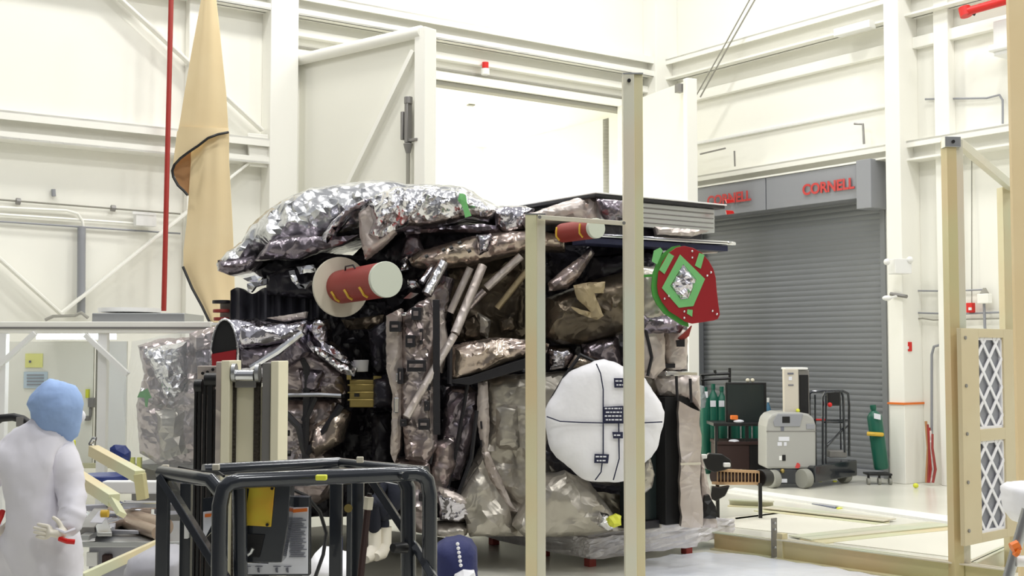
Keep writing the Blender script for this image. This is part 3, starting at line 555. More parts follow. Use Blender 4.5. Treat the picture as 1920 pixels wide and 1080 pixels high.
# rounded shelf rail
b = MB(); a = P(1085, 442, 10.95); c = P(1350, 458, 11.55); b.bar(a, c, .3, .035); b.cyl(c-Z*.0175, c+Z*.0175, .15); b.obj('shelf_rail', 'chrome', SC, .012)
b = MB(); b.bar(a-Z*.05, c-Z*.05, .26, .05); b.obj('shelf_underside', 'navy', SC)
b = MB(); b.pp([(1290, 462), (1352, 464), (1345, 474), (1310, 476)], 11.5, .06); b.obj('shelf_bracket', 'taupe2', SC, .005)
b = MB(); q = P(1372, 379, 11.6)
# red covers
def redcan(c0, c1, Y0, Y1_, r, flange=None, nm='red_tube_cover', lab=None, ring=2):
    a = P(*c0, Y0); c = P(*c1, Y1_); d = (c-a).normalized()
    o = MB().cyl(a, c-d*.03, r).obj(nm, 'redmatte', SC, .006, label=lab)
    MB().cyl(c-d*.03, c+d*.01, r*1.02).obj('end_cap', 'paleglass', o, .004, label='pale green end cap')
    if flange: MB().cyl(a-d*.03, a, flange, None, 40).obj('flange_disc', 'cream', o, .004, label='cream disc flange')
    return o, a, c, d
o, a, c, d = redcan((640, 538), (724, 524), 11.35, 10.6, .155, .28, lab='large brick-red tube cover')
side = d.cross(Z).normalized()
nv = Vector((d.y, -d.x, 0)).normalized(); nv = nv if nv.y < 0 else -nv
for t in (.12, .42, .76):
    q = a.lerp(c, t); b = MB(); b.tube([q+(nv*math.cos(g_)-Z*math.sin(g_))*.162+d*.015*(i_ % 2) for i_, g_ in enumerate((.35, .6, .85, 1.1))], .012, 6); b.obj('yellow_tie', 'yellow', o)
MB().tube([a.lerp(c, .3)+nv*.09+Z*.125, a.lerp(c, .33)+nv*.1+Z*.16, a.lerp(c, .5)+nv*.1+Z*.16, a.lerp(c, .53)+nv*.09+Z*.125], .008, 6).obj('lift_handle', 'tape', o)
o, a, c, d = redcan((1055, 437), (1118, 428), 10.8, 10.35, .085, lab='small brick-red tube cover')
for t in (.05, .75):
    q = a.lerp(c, t); nv = Vector((d.y, -d.x, 0)).normalized(); nv = nv if nv.y < 0 else -nv
    MB().tube([q+(nv*math.cos(g_)-Z*math.sin(g_))*.091+d*.01*(i_ % 2) for i_, g_ in enumerate((-.5, -.1, .4, .9))], .009, 6).obj('yellow_tie', 'yellow', o)
# big red round cover with green tape
RD = 10.55
circ = []
for k in range(30):
    t = PI*.98-k/29*PI*1.6
    pass
rc = [(1232, 536), (1234, 512), (1242, 491), (1254, 474), (1268, 464), (1283, 461), (1300, 465), (1316, 474), (1329, 489), (1338, 505), (1342, 521), (1344, 545), (1347, 570), (1350, 590), (1346, 598), (1338, 601), (1318, 604), (1298, 607), (1284, 603), (1270, 593), (1254, 583), (1241, 566), (1234, 551)]
RC = MB().pp(rc, RD, .02).obj('red_round_cover', 'redcover', SC, .002, label='deep red round cover plate')
MB().pp([(x-7+(x-1290)*.06, y+2+(y-530)*.05) for x, y in rc if x < 1300], RD+.03, .04).obj('tape_rim', 'green2', RC)
dm = [(1275, 477), (1322, 523), (1300, 574), (1273, 577), (1241, 540)]; di = [(1281, 495), (1306, 524), (1291, 560), (1277, 562), (1257, 536)]
b = MB()
for i in range(5):
    j = (i+1) % 5; b.prism([P(*dm[i], RD-.006), P(*dm[j], RD-.006), P(*di[j], RD-.006), P(*di[i], RD-.006)], (0, .005, 0))
b.obj('tape_diamond', 'green', RC)
pil(di, RD-.002, .002, .03, .03, .01, 2).obj('foil_window', 'silverdark', RC, smooth=False)
for px in ([(1226, 470), (1238, 464), (1243, 470), (1232, 496), (1222, 490)], [(1254, 474), (1264, 480), (1246, 514), (1236, 506)], [(1311, 474), (1321, 478), (1314, 504), (1303, 498)], [(1289, 580), (1299, 581), (1298, 594), (1288, 588)]):
    MB().pp(px, RD-.008, .006).obj('tape_strip', 'green', RC)
for x, y in ((1298, 471), (1298, 483), (1333, 511), (1326, 517), (1246, 560), (1254, 555), (1283, 584), (1283, 596), (1336, 583), (1344, 589)): MB().ball(P(x, y, RD-.005), .011, 8).obj('rivet', 'chrome', RC)
MB().bar(P(1180, 520, 10.75), P(1228, 516, 10.6), .02, .05, Vector((0, 1, 0))).obj('green_tape', 'green2', SC)
MB().pp([(1272, 634), (1290, 618), (1298, 610), (1292, 630), (1280, 640)], 10.9, .08).obj('red_bracket', 'redmatte', SC, .004); MB().pp([(1268, 638), (1284, 636), (1284, 650), (1270, 650)], 10.88, .05).obj('dark_bracket', 'tape', SC)
for yy in (377, 398): MB().pp([(1361, yy-4), (1375, yy-3), (1377, yy+2), (1363, yy+4)], 11.6, .04).obj('red_pin', 'redbright', SC, .003)
# left instruments
hd = MB(); a = P(425, 668, 11.25); c = P(585, 640, 11.6); d = (c-a).normalized(); fw = Vector((-.42, -.9, 0)).normalized()
HD = MB()
ringsN = []; ax1 = Z; ax2 = Vector((.93, -.36, 0)).normalized()
def hring(px, py, rx, rz, Y): q = P(px, py, Y); return [q+ax2*rx*math.cos(t)+Z*rz*math.sin(t) for t in [2*PI*k/32 for k in range(33)]]
HD.grid([hring(420, 668, .15, .345, 11.3), hring(432, 668, .14, .34, 11.3), hring(470, 662, .16, .32, 11.45), hring(530, 650, .17, .25, 11.6), hring(590, 640, .15, .19, 11.75)]); o = HD.obj('sensor_hood', 'silverdark', SC, label='silver lined open sensor hood')
b = MB(); r_ = hring(421, 668, .147, .34, 11.28); b.tube(r_[:-1]+[r_[0]], .012, 6); b.obj('hood_rim', 'silver', o)
hx = Vector((-ax2.y, ax2.x, 0)); HB0 = P(421, 668, 11.29)
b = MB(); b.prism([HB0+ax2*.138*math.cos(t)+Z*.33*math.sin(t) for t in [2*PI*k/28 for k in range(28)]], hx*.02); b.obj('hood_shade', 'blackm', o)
b = MB(); b.prism([HB0-hx*.012+ax2*.134*x_+Z*z_ for x_, z_ in ((-.98, .02), (.98, .06), (.95, -.1), (-.95, -.14))], hx*.01); b.obj('red_baffle', 'redcover', o)
part('hood_drape', 'silverdark', [(448, 612), (500, 606), (540, 608), (575, 600), (572, 625), (540, 640), (500, 648), (455, 650), (447, 640)], 11.2, .2, .07, .05, .02)
part('hood_drape', 'lilac', [(448, 652), (500, 650), (560, 634), (580, 660), (540, 690), (450, 690)], 11.25, .2, .05, .06, .02)
MB().tube([P(470, 690, 11.0), P(520, 660, 11.0), P(566, 625, 11.1)], [.03, .035, .03], 8).obj('silver_strut', 'chrome', SC)
part('rolled_edge', 'taupe2', [(500, 596), (540, 590), (575, 584), (572, 596), (530, 603)], 11.3, .1, .04, .04, .012)
rows = []
for k in range(41):
    x = 432+170*k/40; rows.append([P(x, 545-6*math.sin(k*.5)-(10 if x > 520 else 0), 11.7+.05*math.sin(k*1.1)), P(x, 602-.02*(x-432)-4*math.sin(k*.7), 11.65+.06*math.sin(k*1.1+.3))])
MB().grid(rows, (0, .15, 0)).obj('black_skirt', 'skirt', SC)
part('cowl_bracket', 'blackfoil', [(500, 515), (545, 500), (590, 500), (600, 560), (560, 560), (500, 552)], 11.6, .3, .06, .06, .012)
for pts in ([(455, 522), (478, 516), (492, 520), (486, 530), (465, 528)], [(463, 532), (485, 526), (500, 522), (500, 532), (478, 538), (470, 548), (463, 546)], [(556, 500), (588, 496), (590, 510), (562, 514)], [(541, 508), (552, 506), (560, 530), (575, 540), (560, 541), (548, 528)], [(560, 534), (583, 526), (586, 534), (572, 542)]):
    part('hinge_fitting', 'chrome', pts, 11.4, .08, .02, .04, .006)
part('thruster', 'silverdark', [(590, 595), (612, 598), (618, 640), (640, 655), (662, 688), (652, 702), (630, 690), (600, 660), (582, 640), (575, 610)], 11.35, .25, .08, .05, .02)
part('silver_arm', 'silver', [(582, 648), (600, 652), (640, 678), (668, 690), (664, 706), (640, 700), (600, 670)], 11.2, .1, .05, .05, .014)
part('side_blanket', 'taupe', [(522, 650), (575, 655), (640, 700), (648, 738), (600, 745), (522, 742)], 11.5, .3, .08, .07, .02)
part('side_blanket', 'taupe', [(522, 752), (640, 748), (632, 790), (600, 830), (640, 870), (625, 930), (580, 955), (522, 950)], 11.75, .3, .1, .07, .02)
part('side_blanket', 'gold', [(586, 800), (640, 765), (655, 775), (640, 830), (590, 860), (575, 840)], 11.4, .2, .08, .06, .02)
part('side_blanket', 'lilac', [(560, 690), (610, 695), (600, 738), (566, 738)], 11.4, .1, .06, .06, .02)
for s in ([(522, 700), (560, 660), (575, 690), (575, 745), (572, 880)], [(525, 765), (560, 800), (575, 860)], [(575, 850), (600, 820), (640, 760)], [(590, 745), (570, 790)]): seam(s, 11.36, .035)
seam([(524, 741), (600, 740), (640, 742)], 11.3, .02, 'chrome', 'cross_tube')
for x, y in ((536, 812), (562, 800), (538, 850)): seam([(x-7, y), (x+7, y)], 11.45, .03, 'black', 'patch')
MB().cyl(P(677, 697, 11.6), P(677, 675, 11.6), .065, .075).obj('white_cup', 'white', SC, .004)
GB = MB().cb(655, 712, 702, 764, 11.4, .2).obj('brass_fitting', 'brass', SC, .01)
for x, y, x1, y1 in ((664, 735, 673, 744), (650, 700, 658, 712), (700, 705, 715, 715)): MB().cb(x, y, x1, y1, 11.36, .05).obj('brass_detail', 'black' if x == 664 else 'brass', GB)
for k in range(3): MB().tube([P(652, 722+14*k, 11.35), P(706, 722+14*k, 11.35)], .008, 6).obj('brass_pipe', 'brass', GB)
part('dark_pod', 'blackfoil', [(700, 712), (725, 706), (738, 716), (738, 762), (700, 765)], 11.2, .3, .1, .06, .01)
part('cavity_fold', 'blackfoil', [(690, 620), (725, 600), (728, 700), (700, 705)], 11.6, .3, .06, .07, .012)
part('cavity_fold', 'olive', [(640, 600), (720, 590), (715, 615), (650, 618)], 11.7, .3, .04, .07, .012)
part('cavity_fold', 'blackfoil', [(695, 775), (738, 770), (736, 870), (700, 900)], 11.7, .3, .06, .07, .012)
DS = MB().cb(412, 566, 436, 604, 11.8, .15).obj('disc_bracket', 'greentaupe', SC, .005)
for y, m_, w2 in ((566, 'tape', 30), (583, 'redmatte', 28), (598, 'redmatte', 26)): MB().cyl(P(415, y-3, 11.7), P(415, y+3, 11.7), w2*.0028).obj('stack_disc', m_, DS, .004)
# centre column panel
part('column_panel', 'taupe2', [(724, 592), (752, 578), (756, 700), (750, 840), (740, 868), (732, 850), (736, 740), (724, 690)], 11.0, .25, .04, .07, .012)
part('column_panel', 'taupe', [(755, 590), (785, 566), (805, 560), (812, 600), (813, 760), (818, 840), (800, 870), (760, 860), (752, 750)], 11.0, .25, .05, .06, .018)
part('column_panel', 'taupe', [(740, 860), (805, 862), (815, 985), (790, 1000), (758, 990), (745, 930)], 11.1, .25, .05, .07, .018)
part('column_panel', 'taupe2', [(812, 590), (830, 580), (838, 640), (828, 700), (815, 690)], 11.2, .25, .05, .07, .015)
MB().bar(P(818, 562, 10.9), P(819, 815, 10.9), .06, .05, Vector((0, 1, 0))).obj('edge_channel', 'tape', SC, .004)
for x, y, x1, y1 in ((771, 576, 789, 600), (787, 616, 792, 646), (730, 602, 751, 622), (760, 628, 778, 651), (763, 675, 798, 697), (795, 712, 806, 732), (795, 752, 805, 770), (784, 786, 805, 806), (750, 786, 762, 800), (785, 880, 797, 893), (785, 925, 797, 940), (745, 690, 756, 720)):
    b = MB(); b.cb(x, y, x1, y1, 10.86, .12); o = b.obj('bracket', 'tape', SC, .006); MB().cb(x+4, y+7, x1-5, y1-8, 10.85, .02).obj('bracket_pad', 'taupe', o)
for x, y, x1, y1 in ((742, 700, 752, 716), (738, 745, 748, 775), (752, 585, 762, 592)): MB().cb(x, y, x1, y1, 10.92, .05).obj('bright_clip', 'chrome', SC, .01)
# green-grey truss and struts
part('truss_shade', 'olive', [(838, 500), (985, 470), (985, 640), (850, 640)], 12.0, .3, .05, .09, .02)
def strut(a, c, Ya, Yc, r, m='gold', nm='strut'): return MB().tube([P(*a, Ya), P(*c, Yc)], r, 12).obj(nm, m, SC)
strut((905, 498), (853, 625), 11.2, 11.0, .042, 'taupe2'); strut((852, 628), (762, 782), 11.0, 10.8, .036, 'taupe2')
strut((882, 502), (844, 586), 11.3, 11.3, .034, 'taupe2'); strut((977, 480), (912, 540), 11.3, 11.3, .038, 'taupe2'); strut((908, 545), (866, 590), 11.3, 11.3, .036, 'taupe'); strut((988, 508), (932, 578), 11.4, 11.4, .03, 'kraftfoil')
strut((832, 492), (800, 552), 11.2, 11.1, .05, 'silver'); strut((815, 495), (790, 530), 11.3, 11.2, .03, 'silverdark'); strut((840, 520), (818, 600), 11.5, 11.5, .07, 'lilac')
for pts, m_ in (([(764, 524), (782, 524), (788, 540), (775, 545), (764, 538)], 'silver'), ([(756, 560), (770, 548), (785, 550), (770, 560)], 'chrome'), ([(754, 486), (764, 480), (766, 505), (752, 508)], 'silver'), ([(795, 560), (815, 540), (840, 520), (842, 560), (830, 620), (814, 620)], 'taupe'), ([(868, 600), (890, 590), (905, 610), (900, 640), (870, 640)], 'olive'), ([(895, 585), (920, 600), (915, 635), (895, 625)], 'greentaupe'), ([(935, 600), (965, 585), (970, 620), (940, 625)], 'olive')):
    part('truss_fitting', m_, pts, 11.45, .15, .04, .05, .015)
part('mid_blanket', 'gold', [(848, 648), (880, 640), (930, 632), (1000, 638), (1030, 645), (1025, 662), (985, 668), (950, 680), (915, 696), (880, 706), (848, 716), (845, 680)], 11.1, .25, .09, .06, .02)
MB().pp([(846, 712), (880, 706), (915, 694), (990, 670), (990, 690), (930, 708), (880, 722), (845, 718)], 11.05, .1).obj('belt', 'tape', SC, .006)
seam([(844, 645), (843, 720)], 11.0, .025)
part('lower_left_blanket', 'lilac', [(836, 725), (880, 725), (898, 735), (892, 810), (862, 900), (835, 905), (828, 820)], 11.3, .3, .07, .07, .02)
part('lower_left_blanket', 'taupe', [(815, 830), (850, 820), (855, 870), (838, 925), (815, 950), (806, 880)], 11.15, .3, .06, .07, .015)
seam([(880, 700), (870, 760), (852, 860), (838, 920)], 11.15, .02); seam([(894, 770), (884, 860), (858, 930)], 11.0, .02); seam([(812, 830), (806, 870)], 11.1, .02)
part('pipe_fitting', 'silverdark', [(820, 925), (845, 918), (880, 935), (885, 965), (860, 980), (825, 975)], 11.0, .25, .08, .05, .02)
part('pipe_fitting', 'taupe2', [(822, 915), (850, 922), (882, 938), (878, 948), (850, 945), (830, 935)], 10.95, .12, .04, .05, .012)
part('pipe_fitting', 'greentaupe', [(812, 985), (860, 980), (880, 990), (870, 1020), (820, 1020)], 11.05, .3, .08, .06, .014)
# lower bus
part('bus_blanket', 'greentaupe', [(905, 716), (940, 706), (1030, 700), (1160, 690), (1240, 690), (1240, 990), (1160, 1000), (870, 1000), (862, 915), (895, 850), (915, 800)], 11.35, .8, .08, .11, .016)
part('bus_edge', 'taupe2', [(896, 718), (914, 715), (918, 800), (914, 850), (905, 850), (894, 790)], 11.15, .1, .02, .05, .006)
part('bus_edge', 'taupe2', [(903, 845), (917, 848), (960, 945), (970, 960), (955, 958), (915, 890)], 11.15, .1, .02, .05, .006)
for y in (790, 825): seam([(902, y), (903, y+14)], 11.12, .01, 'tape', 'slot')
part('bus_pocket', 'greentaupe', [(930, 765), (945, 758), (970, 762), (975, 845), (930, 842)], 11.22, .1, .04, .07, .005)
part('lower_drape', 'greentaupe', [(905, 862), (918, 900), (955, 955), (960, 985), (985, 1005), (880, 1010), (862, 930)], 11.0, .3, .1, .09, .02)
part('lower_drape', 'greentaupe', [(1015, 900), (1060, 885), (1110, 910), (1150, 965), (1160, 995), (1100, 1005), (985, 1008), (960, 985), (990, 940)], 10.85, .5, .15, .09, .022)
part('bright_knot', 'silver', [(1125, 960), (1142, 966), (1152, 990), (1140, 995), (1120, 985)], 10.65, .1, .04, .04, .015)
part('upper_right_blanket', 'olive', [(1025, 558), (1060, 545), (1100, 530), (1168, 508), (1210, 500), (1215, 610), (1170, 625), (1100, 645), (1050, 645), (1024, 630)], 11.2, .6, .2, .09, .02, R=.4)
part('tan_patch', 'kraftfoil', [(1075, 535), (1100, 530), (1135, 528), (1132, 550), (1115, 550), (1132, 592), (1120, 600), (1085, 588), (1070, 575), (1108, 585), (1082, 560)], 10.93, .04, .03, .06, .01)
part('dark_canopy', 'taupe', [(1028, 530), (1050, 510), (1108, 465), (1115, 475), (1085, 520), (1065, 540), (1030, 545)], 11.0, .2, .06, .06, .02)
part('dark_canopy', 'blackfoil', [(1110, 480), (1230, 470), (1235, 520), (1180, 512), (1120, 530), (1090, 530)], 11.3, .4, .08, .07, .015)
part('right_upper_wrap', 'greentaupe', [(1195, 500), (1235, 500), (1250, 580), (1280, 612), (1200, 612)], 11.0, .4, .08, .07, .018)
part('right_upper_wrap', 'lilac', [(1200, 590), (1250, 585), (1285, 610), (1275, 625), (1200, 625)], 10.95, .3, .06, .06, .02)
part('right_blanket', 'taupe2', [(1195, 615), (1245, 612), (1248, 690), (1225, 710), (1195, 705)], 11.0, .4, .04, .08, .01)
part('right_blanket', 'taupe2', [(1246, 615), (1285, 618), (1290, 640), (1288, 692), (1248, 696)], 11.1, .4, .03, .07, .012)
part('right_blanket', 'taupe2', [(1225, 706), (1262, 702), (1312, 705), (1314, 770), (1290, 745), (1238, 742)], 11.15, .4, .03, .07, .012)
seam([(1210, 618), (1218, 650), (1222, 670), (1214, 705)], 10.93, .016); seam([(1268, 705), (1270, 750)], 11.05, .014); seam([(1294, 710), (1296, 755)], 11.05, .014)
MB().bar(P(1240, 700, 11.05), P(1300, 701, 11.3), .12, .045).obj('silver_shelf', 'chrome', SC, .01)
MB().cb(1246, 682, 1266, 690, 11.02, .06).obj('clip', 'tape', SC)
part('mid_right_blanket', 'lilac', [(1090, 645), (1120, 635), (1160, 628), (1165, 690), (1120, 685), (1095, 672)], 11.2, .3, .08, .07, .02)
part('mid_right_blanket', 'silverdark', [(1026, 648), (1070, 648), (1080, 665), (1060, 690), (1028, 695)], 11.3, .2, .05, .05, .02)
part('mid_right_blanket', 'gold', [(1065, 690), (1080, 665), (1105, 672), (1120, 690)], 11.1, .2, .05, .05, .015)
seam([(1024, 800), (1034, 750), (1060, 705), (1088, 665), (1130, 685)], 11.0, .02)
part('collar', 'blackfoil', [(1020, 860), (1030, 800), (1060, 860), (1110, 905), (1170, 915), (1200, 905), (1180, 930), (1110, 920), (1050, 895)], 11.1, .3, .04, .07, .012)
# black open frame and taupe end panel, aligned with the body
q = P(1247, 745, 11.0); q.z = 0; z0 = P(1247, 985, 11.0).z; z1 = P(1247, 745, 11.0).z
sbox('black_side_panel', 'blackm', .0, .42, .0, .5, z0, z1, q); sbox('inner_window', 'screen', -.28, .0, .12, .3, z0+.04, z1-.2, q); sbox('window_frame', 'tape', -.3, 0.0, .08, .5, z0-.03, z0+.04, q)
q2 = P(1277, 760, 10.95); q2.z = 0
pil([(1274, 752), (1313, 772), (1314, 880), (1318, 988), (1277, 988)], lambda x, y: 10.95+(x-1274)*.002, .3, .02, .1, .004, 5).obj('end_panel', 'taupe2', SC, smooth=False)
MB().bar(P(1276, 870, 10.92), P(1314, 869, 11.0), .01, .02).obj('panel_seam', 'cream', SC)
part('end_apron', 'taupe2', [(1315, 850), (1322, 880), (1340, 960), (1346, 990), (1316, 990)], 11.2, .2, .02, .06, .006)
part('dark_foot', 'black', [(1322, 930), (1330, 928), (1342, 950), (1343, 972), (1318, 972)], 11.1, .1, .02, .05, .004)
# round white cover
CV = []
rr = random.Random(9)
for k in range(40):
    t = 2*PI*k/40; r = 110+2.5*math.sin(t*9)+2*math.sin(t*4+1); CV.append((1133+r*math.cos(t), 791-r*1.03*math.sin(t)))
o = pil(CV, 10.62, .12, .1, .035, .001, 12, R=.2, fold=.011).obj('dish_cover', 'cloth', SC, label='round white cloth cover with navy labels')
for f in o.data.polygons: f.use_smooth = True
DCV = o
for s in ([(1025, 781), (1050, 790), (1090, 792), (1133, 793), (1200, 793), (1242, 791)], [(1118, 682), (1126, 700), (1131, 730), (1131, 793), (1131, 850), (1127, 885), (1116, 900)], [(1160, 793), (1161, 860), (1150, 900)]): seam(s, 10.498, .006, 'navy', 'stitched_seam', o)
def label(px, lines):
    q = MB().pp(px, 10.49, .008).obj('navy_label', 'navy', o); x0 = min(p[0] for p in px)+3; x1 = max(p[0] for p in px)-3; y0 = min(p[1] for p in px); y1 = max(p[1] for p in px)
    for i in range(lines):
        y = y0+(i+.7)*(y1-y0)/(lines+.4); x = x0+2*(i % 2)
        while x < x1-2: wd = rr.uniform(3, 7); MB().cb(x, y-1.3, min(x+wd, x1-1), y+1.3, 10.484, .005).obj('printed_line', 'paper', q); x += wd+1.6
label([(1132, 763), (1170, 761), (1170, 792), (1131, 792)], 4); label([(1115, 851), (1142, 852), (1140, 869), (1114, 868)], 2); label([(1151, 709), (1172, 709), (1172, 727), (1152, 727)], 2); label([(1148, 810), (1168, 810), (1168, 822), (1150, 822)], 1); label([(1198, 853), (1203, 853), (1203, 868), (1198, 868)], 0)
part('nozzle_wrap', 'greentaupe', [(1203, 870), (1220, 860), (1228, 890), (1222, 915), (1203, 930), (1180, 925)], 10.8, .2, .08, .05, .012)

# pallet wrapped in film
PAL = thing('wrapped_pallet', G(1105, 1066), 'film-wrapped pallet with small red feet carrying the spacecraft', 'pallet')
pc = G(1105, 1064); pc.z = 0
def pbox(nm, m, du0, du1, dv0, dv1, z0, z1, jit=.012, n=8, par=PAL):
    b = MB(); cc = pc-U*((du0+du1)/2)-V*((dv0+dv1)/2)+Z*((z0+z1)/2); b.box(cc, U*(du1-du0)/2, V*(dv1-dv0)/2, Z*(z1-z0)/2)
    bmesh.ops.subdivide_edges(b.bm, edges=b.bm.edges, cuts=n, use_grid_fill=True); r_ = random.Random(4)
    for v in b.bm.verts: v.co += Vector((r_.uniform(-jit, jit), r_.uniform(-jit, jit), r_.uniform(-jit, jit)*.7))
    return b.obj(nm, m, par, smooth=False)
pbox('wrapped_deck', 'plastic', 0, 1.35, 0, 2.6, .07, .3); pbox('wrapped_deck', 'plastic', 1.37, 1.95, .1, 2.0, .09, .27)
pbox('wrapped_lip', 'plastic', -.05, .5, -.06, .2, .1, .27)
pbox('end_block', 'plastic', 1.5, 1.9, .5, .9, .27, .5, .01, 4)
for du, dv in ((.05, .05), (1.25, .05), (.05, .75), (.05, 1.6), (1.85, .15)):
    cc = pc-U*du-V*dv; b = MB(); b.box(cc+Z*.035, U*.04, V*.04, Z*.035); b.obj('red_foot', 'redmatte', PAL, .004)
part('tie_knot', 'limey', [(1142, 970), (1155, 964), (1165, 968), (1165, 985), (1150, 990), (1142, 984)], 10.6, .06, .03, .03, .008)
# black reel and wooden conveyor roller behind the pallet
CR = thing('conveyor_roller', G(1380, 925), 'dark ribbed roller with wooden edges and black discs beyond the pallet end', 'roller')
b = MB(); b.cyl(P(1340, 893, 14.4), P(1428, 896, 14.8), .085); b.obj('roller', 'brown', CR)
MB().bar(P(1340, 881, 14.3), P(1428, 885, 14.7), .1, .03).obj('upper_slat', 'wood', CR); MB().bar(P(1340, 906, 14.3), P(1428, 906, 14.7), .1, .03).obj('lower_slat', 'wood', CR)
for k in range(13): MB().tube([P(1345+6.5*k, 884, 14.27), P(1345+6.5*k, 905, 14.27)], .006, 5).obj('rib', 'wood', CR)
MB().cyl(P(1424, 896, 14.6), P(1440, 896, 14.7), .1).obj('end_hub', 'black', CR, .01)
MB().pp([(1318, 862), (1330, 850), (1355, 852), (1370, 862), (1372, 878), (1340, 886), (1325, 880)], 14.2, .1).obj('disc', 'black', CR, .01); MB().pp([(1335, 912), (1350, 914), (1369, 911), (1360, 930), (1342, 940), (1332, 935)], 14.2, .1).obj('disc', 'black', CR, .01)
MB().cb(1357, 868, 1370, 876, 14.1, .05).obj('grip', 'white', CR, .01); MB().cb(1316, 852, 1326, 860, 14.1, .05).obj('grip', 'white', CR, .01)
for x in (1345, 1425): q = P(x, 906, 14.5); MB().bar(q, Vector((q.x, q.y, 0)), .04, .04).obj('support', 'black', CR)
# ------------------------------------------------------------------ gold posts and frames
def channel(o, par, a, h, w_, m1='zinc', m2='zincpale', cap=True, yaw=0):
    """L-profile post: two visible faces"""
    x = Vector((math.cos(yaw), math.sin(yaw), 0)); y = Vector((-x.y, x.x, 0))
    MB().box(a+Z*h/2-x*w_*.22, x*w_*.28, y*w_*.4, Z*h/2).obj('post_flange', m1, par, .003)
    MB().box(a+Z*h/2+x*w_*.28+y*.01, x*w_*.22, y*w_*.36, Z*h/2-Z*.001).obj('post_web', m2, par, .003)
    if cap: MB().box(a+Z*(h+.004), x*w_*.51, y*w_*.42, Z*.005).obj('post_cap', 'alu', par)
def frame_post(px, Yp, ytop, w_, lab, m1, m2, yaw):
    a = P(px, ytop, Yp); h = a.z; a.z = 0
    o = thing('gold_post', a, lab, 'post'); channel(o, o, a, h, w_, m1, m2, True, yaw); return o, a, h
po, pa, ph = frame_post(1185.5, 8.8, 142, .142, 'tallest pale gold metal post, standing across the white round cover', 'zincpale', 'zinc', 0)
MB().cyl(Vector((pa.x-.03, pa.y-.075, ph-.05)), Vector((pa.x-.03, pa.y-.05, ph-.05)), .013).obj('bolt_hole', 'black', po)
pb, qa, qh = frame_post(1003.5, 8.8, 404, .142, 'shorter pale gold metal post left of the white round cover', 'zinc', 'zincpale', 0)
o = thing('tie_bar', (P(1095, 412, 8.74)), 'thin gold bar linking the tops of the two pale gold posts', 'bar'); MB().bar(P(1008, 407, 8.72), P(1172, 419, 8.72), .03, .03, Z).obj('bar', 'zincpale', o, .003)
for x, y in ((1012, 407), (1170, 418)): MB().cyl(P(x, y, 8.70), P(x, y, 8.67), .012).obj('bolt', 'mastgrey', o)
# filter frame at the right, aligned with the room
GF = thing('filter_frame', Vector((4.0, 10.6, 0)), 'gold zinc frame at the right holding two white lattice filters', 'frame')
n1 = P(1785, 262, 10.4); h1 = n1.z; n1.z = 0
n2 = P(1888, 352, 11.05); h2 = n2.z; n2.z = 0
channel(GF, GF, n1, h1, .15, 'zinctan', 'zincpale', False, .1); channel(GF, GF, n2, h2, .14, 'zinc', 'zincpale', False, .1)
MB().box(n1+Z*(h1-.03)+Vector((-.02, -.03, 0)), Vector((.07, .007, 0)), Vector((0, .05, 0)), Z*.045).obj('corner_cap', 'alu', GF, .004); MB().cyl(n1+Z*(h1-.03)+Vector((-.02, -.09, 0)), n1+Z*(h1-.03)+Vector((-.02, -.07, 0)), .014).obj('bolt_hole', 'black', GF)
MB().bar(n1+Z*(h1-.02)+Vector((.05, 0, 0)), n2+Z*(h2-.0)+Vector((.02, -.05, 0)), .06, .075, Z).obj('diagonal_bar', 'zincpale', GF, .004)
dd = (n2-n1).normalized(); nn = Vector((dd.y, -dd.x, 0))
zt = P(1785, 616, 10.4).z; zb = P(1785, 1018, 10.4).z; L = (n2-n1).length+.12
pl = n1+dd*.02+nn*.1; 
def pbx(nm, m, s0, s1, z0, z1, o0, o1, par=GF, bv=0): b = MB(); b.box(pl+dd*(s0+s1)/2+Z*(z0+z1)/2+nn*(o0+o1)/2, dd*(s1-s0)/2, nn*(o1-o0)/2, Z*(z1-z0)/2); return b.obj(nm, m, par, bv)
W0, W1 = .141, .582; L = .925
wz = []
for y0, y1 in ((633, 803), (825, 995)): wz.append((P(1845, y1, 10.6).z, P(1845, y0, 10.6).z))
b = MB()
def addb(b, s0, s1, z0, z1): b.box(pl+dd*(s0+s1)/2+Z*(z0+z1)/2, dd*(s1-s0)/2, nn*.02, Z*(z1-z0)/2)
addb(b, -.154, W0, zb, zt); addb(b, W1, L-.05, zb, zt); addb(b, W0, W1, zb, wz[1][0]); addb(b, W0, W1, wz[1][1], wz[0][0]); addb(b, W0, W1, wz[0][1], zt)
b.obj('filter_panel', 'panelzinc', GF, .002)
for z0, z1 in wz:
    f = pbx('filter_media', 'filt', W0, W1, z0, z1, -.05, -.02)
    b = MB()
    for s0, s1, a_, c in ((W0, W0+.02, z0, z1), (W1-.02, W1, z0, z1), (W0, W1, z0, z0+.022), (W0, W1, z1-.022, z1)): b.box(pl+dd*(s0+s1)/2+Z*(a_+c)/2-nn*.008, dd*(s1-s0)/2, nn*.012, Z*(c-a_)/2)
    hh = z1-z0; ww = W1-W0; nrow = 3.6; ph_ = hh/nrow
    for sg in (1, -1):
        for k in range(-2, 5):
            # diagonal strips clipped to the window
            za = z0+k*.31*hh-.155*hh; s_a, s_b = (W0, W1) if sg > 0 else (W1, W0); zb_ = za+.62*hh
            t0 = max(0, (z0-za)/(zb_-za)); t1 = min(1, (z1-za)/(zb_-za))
            if t1-t0 > .05: b.bar(pl+dd*(s_a+(s_b-s_a)*t0)+Z*(za+(zb_-za)*t0)-nn*.004, pl+dd*(s_a+(s_b-s_a)*t1)+Z*(za+(zb_-za)*t1)+nn*.004, .008, .03, Z)
    b.obj('filter_lattice', 'cloth', f)
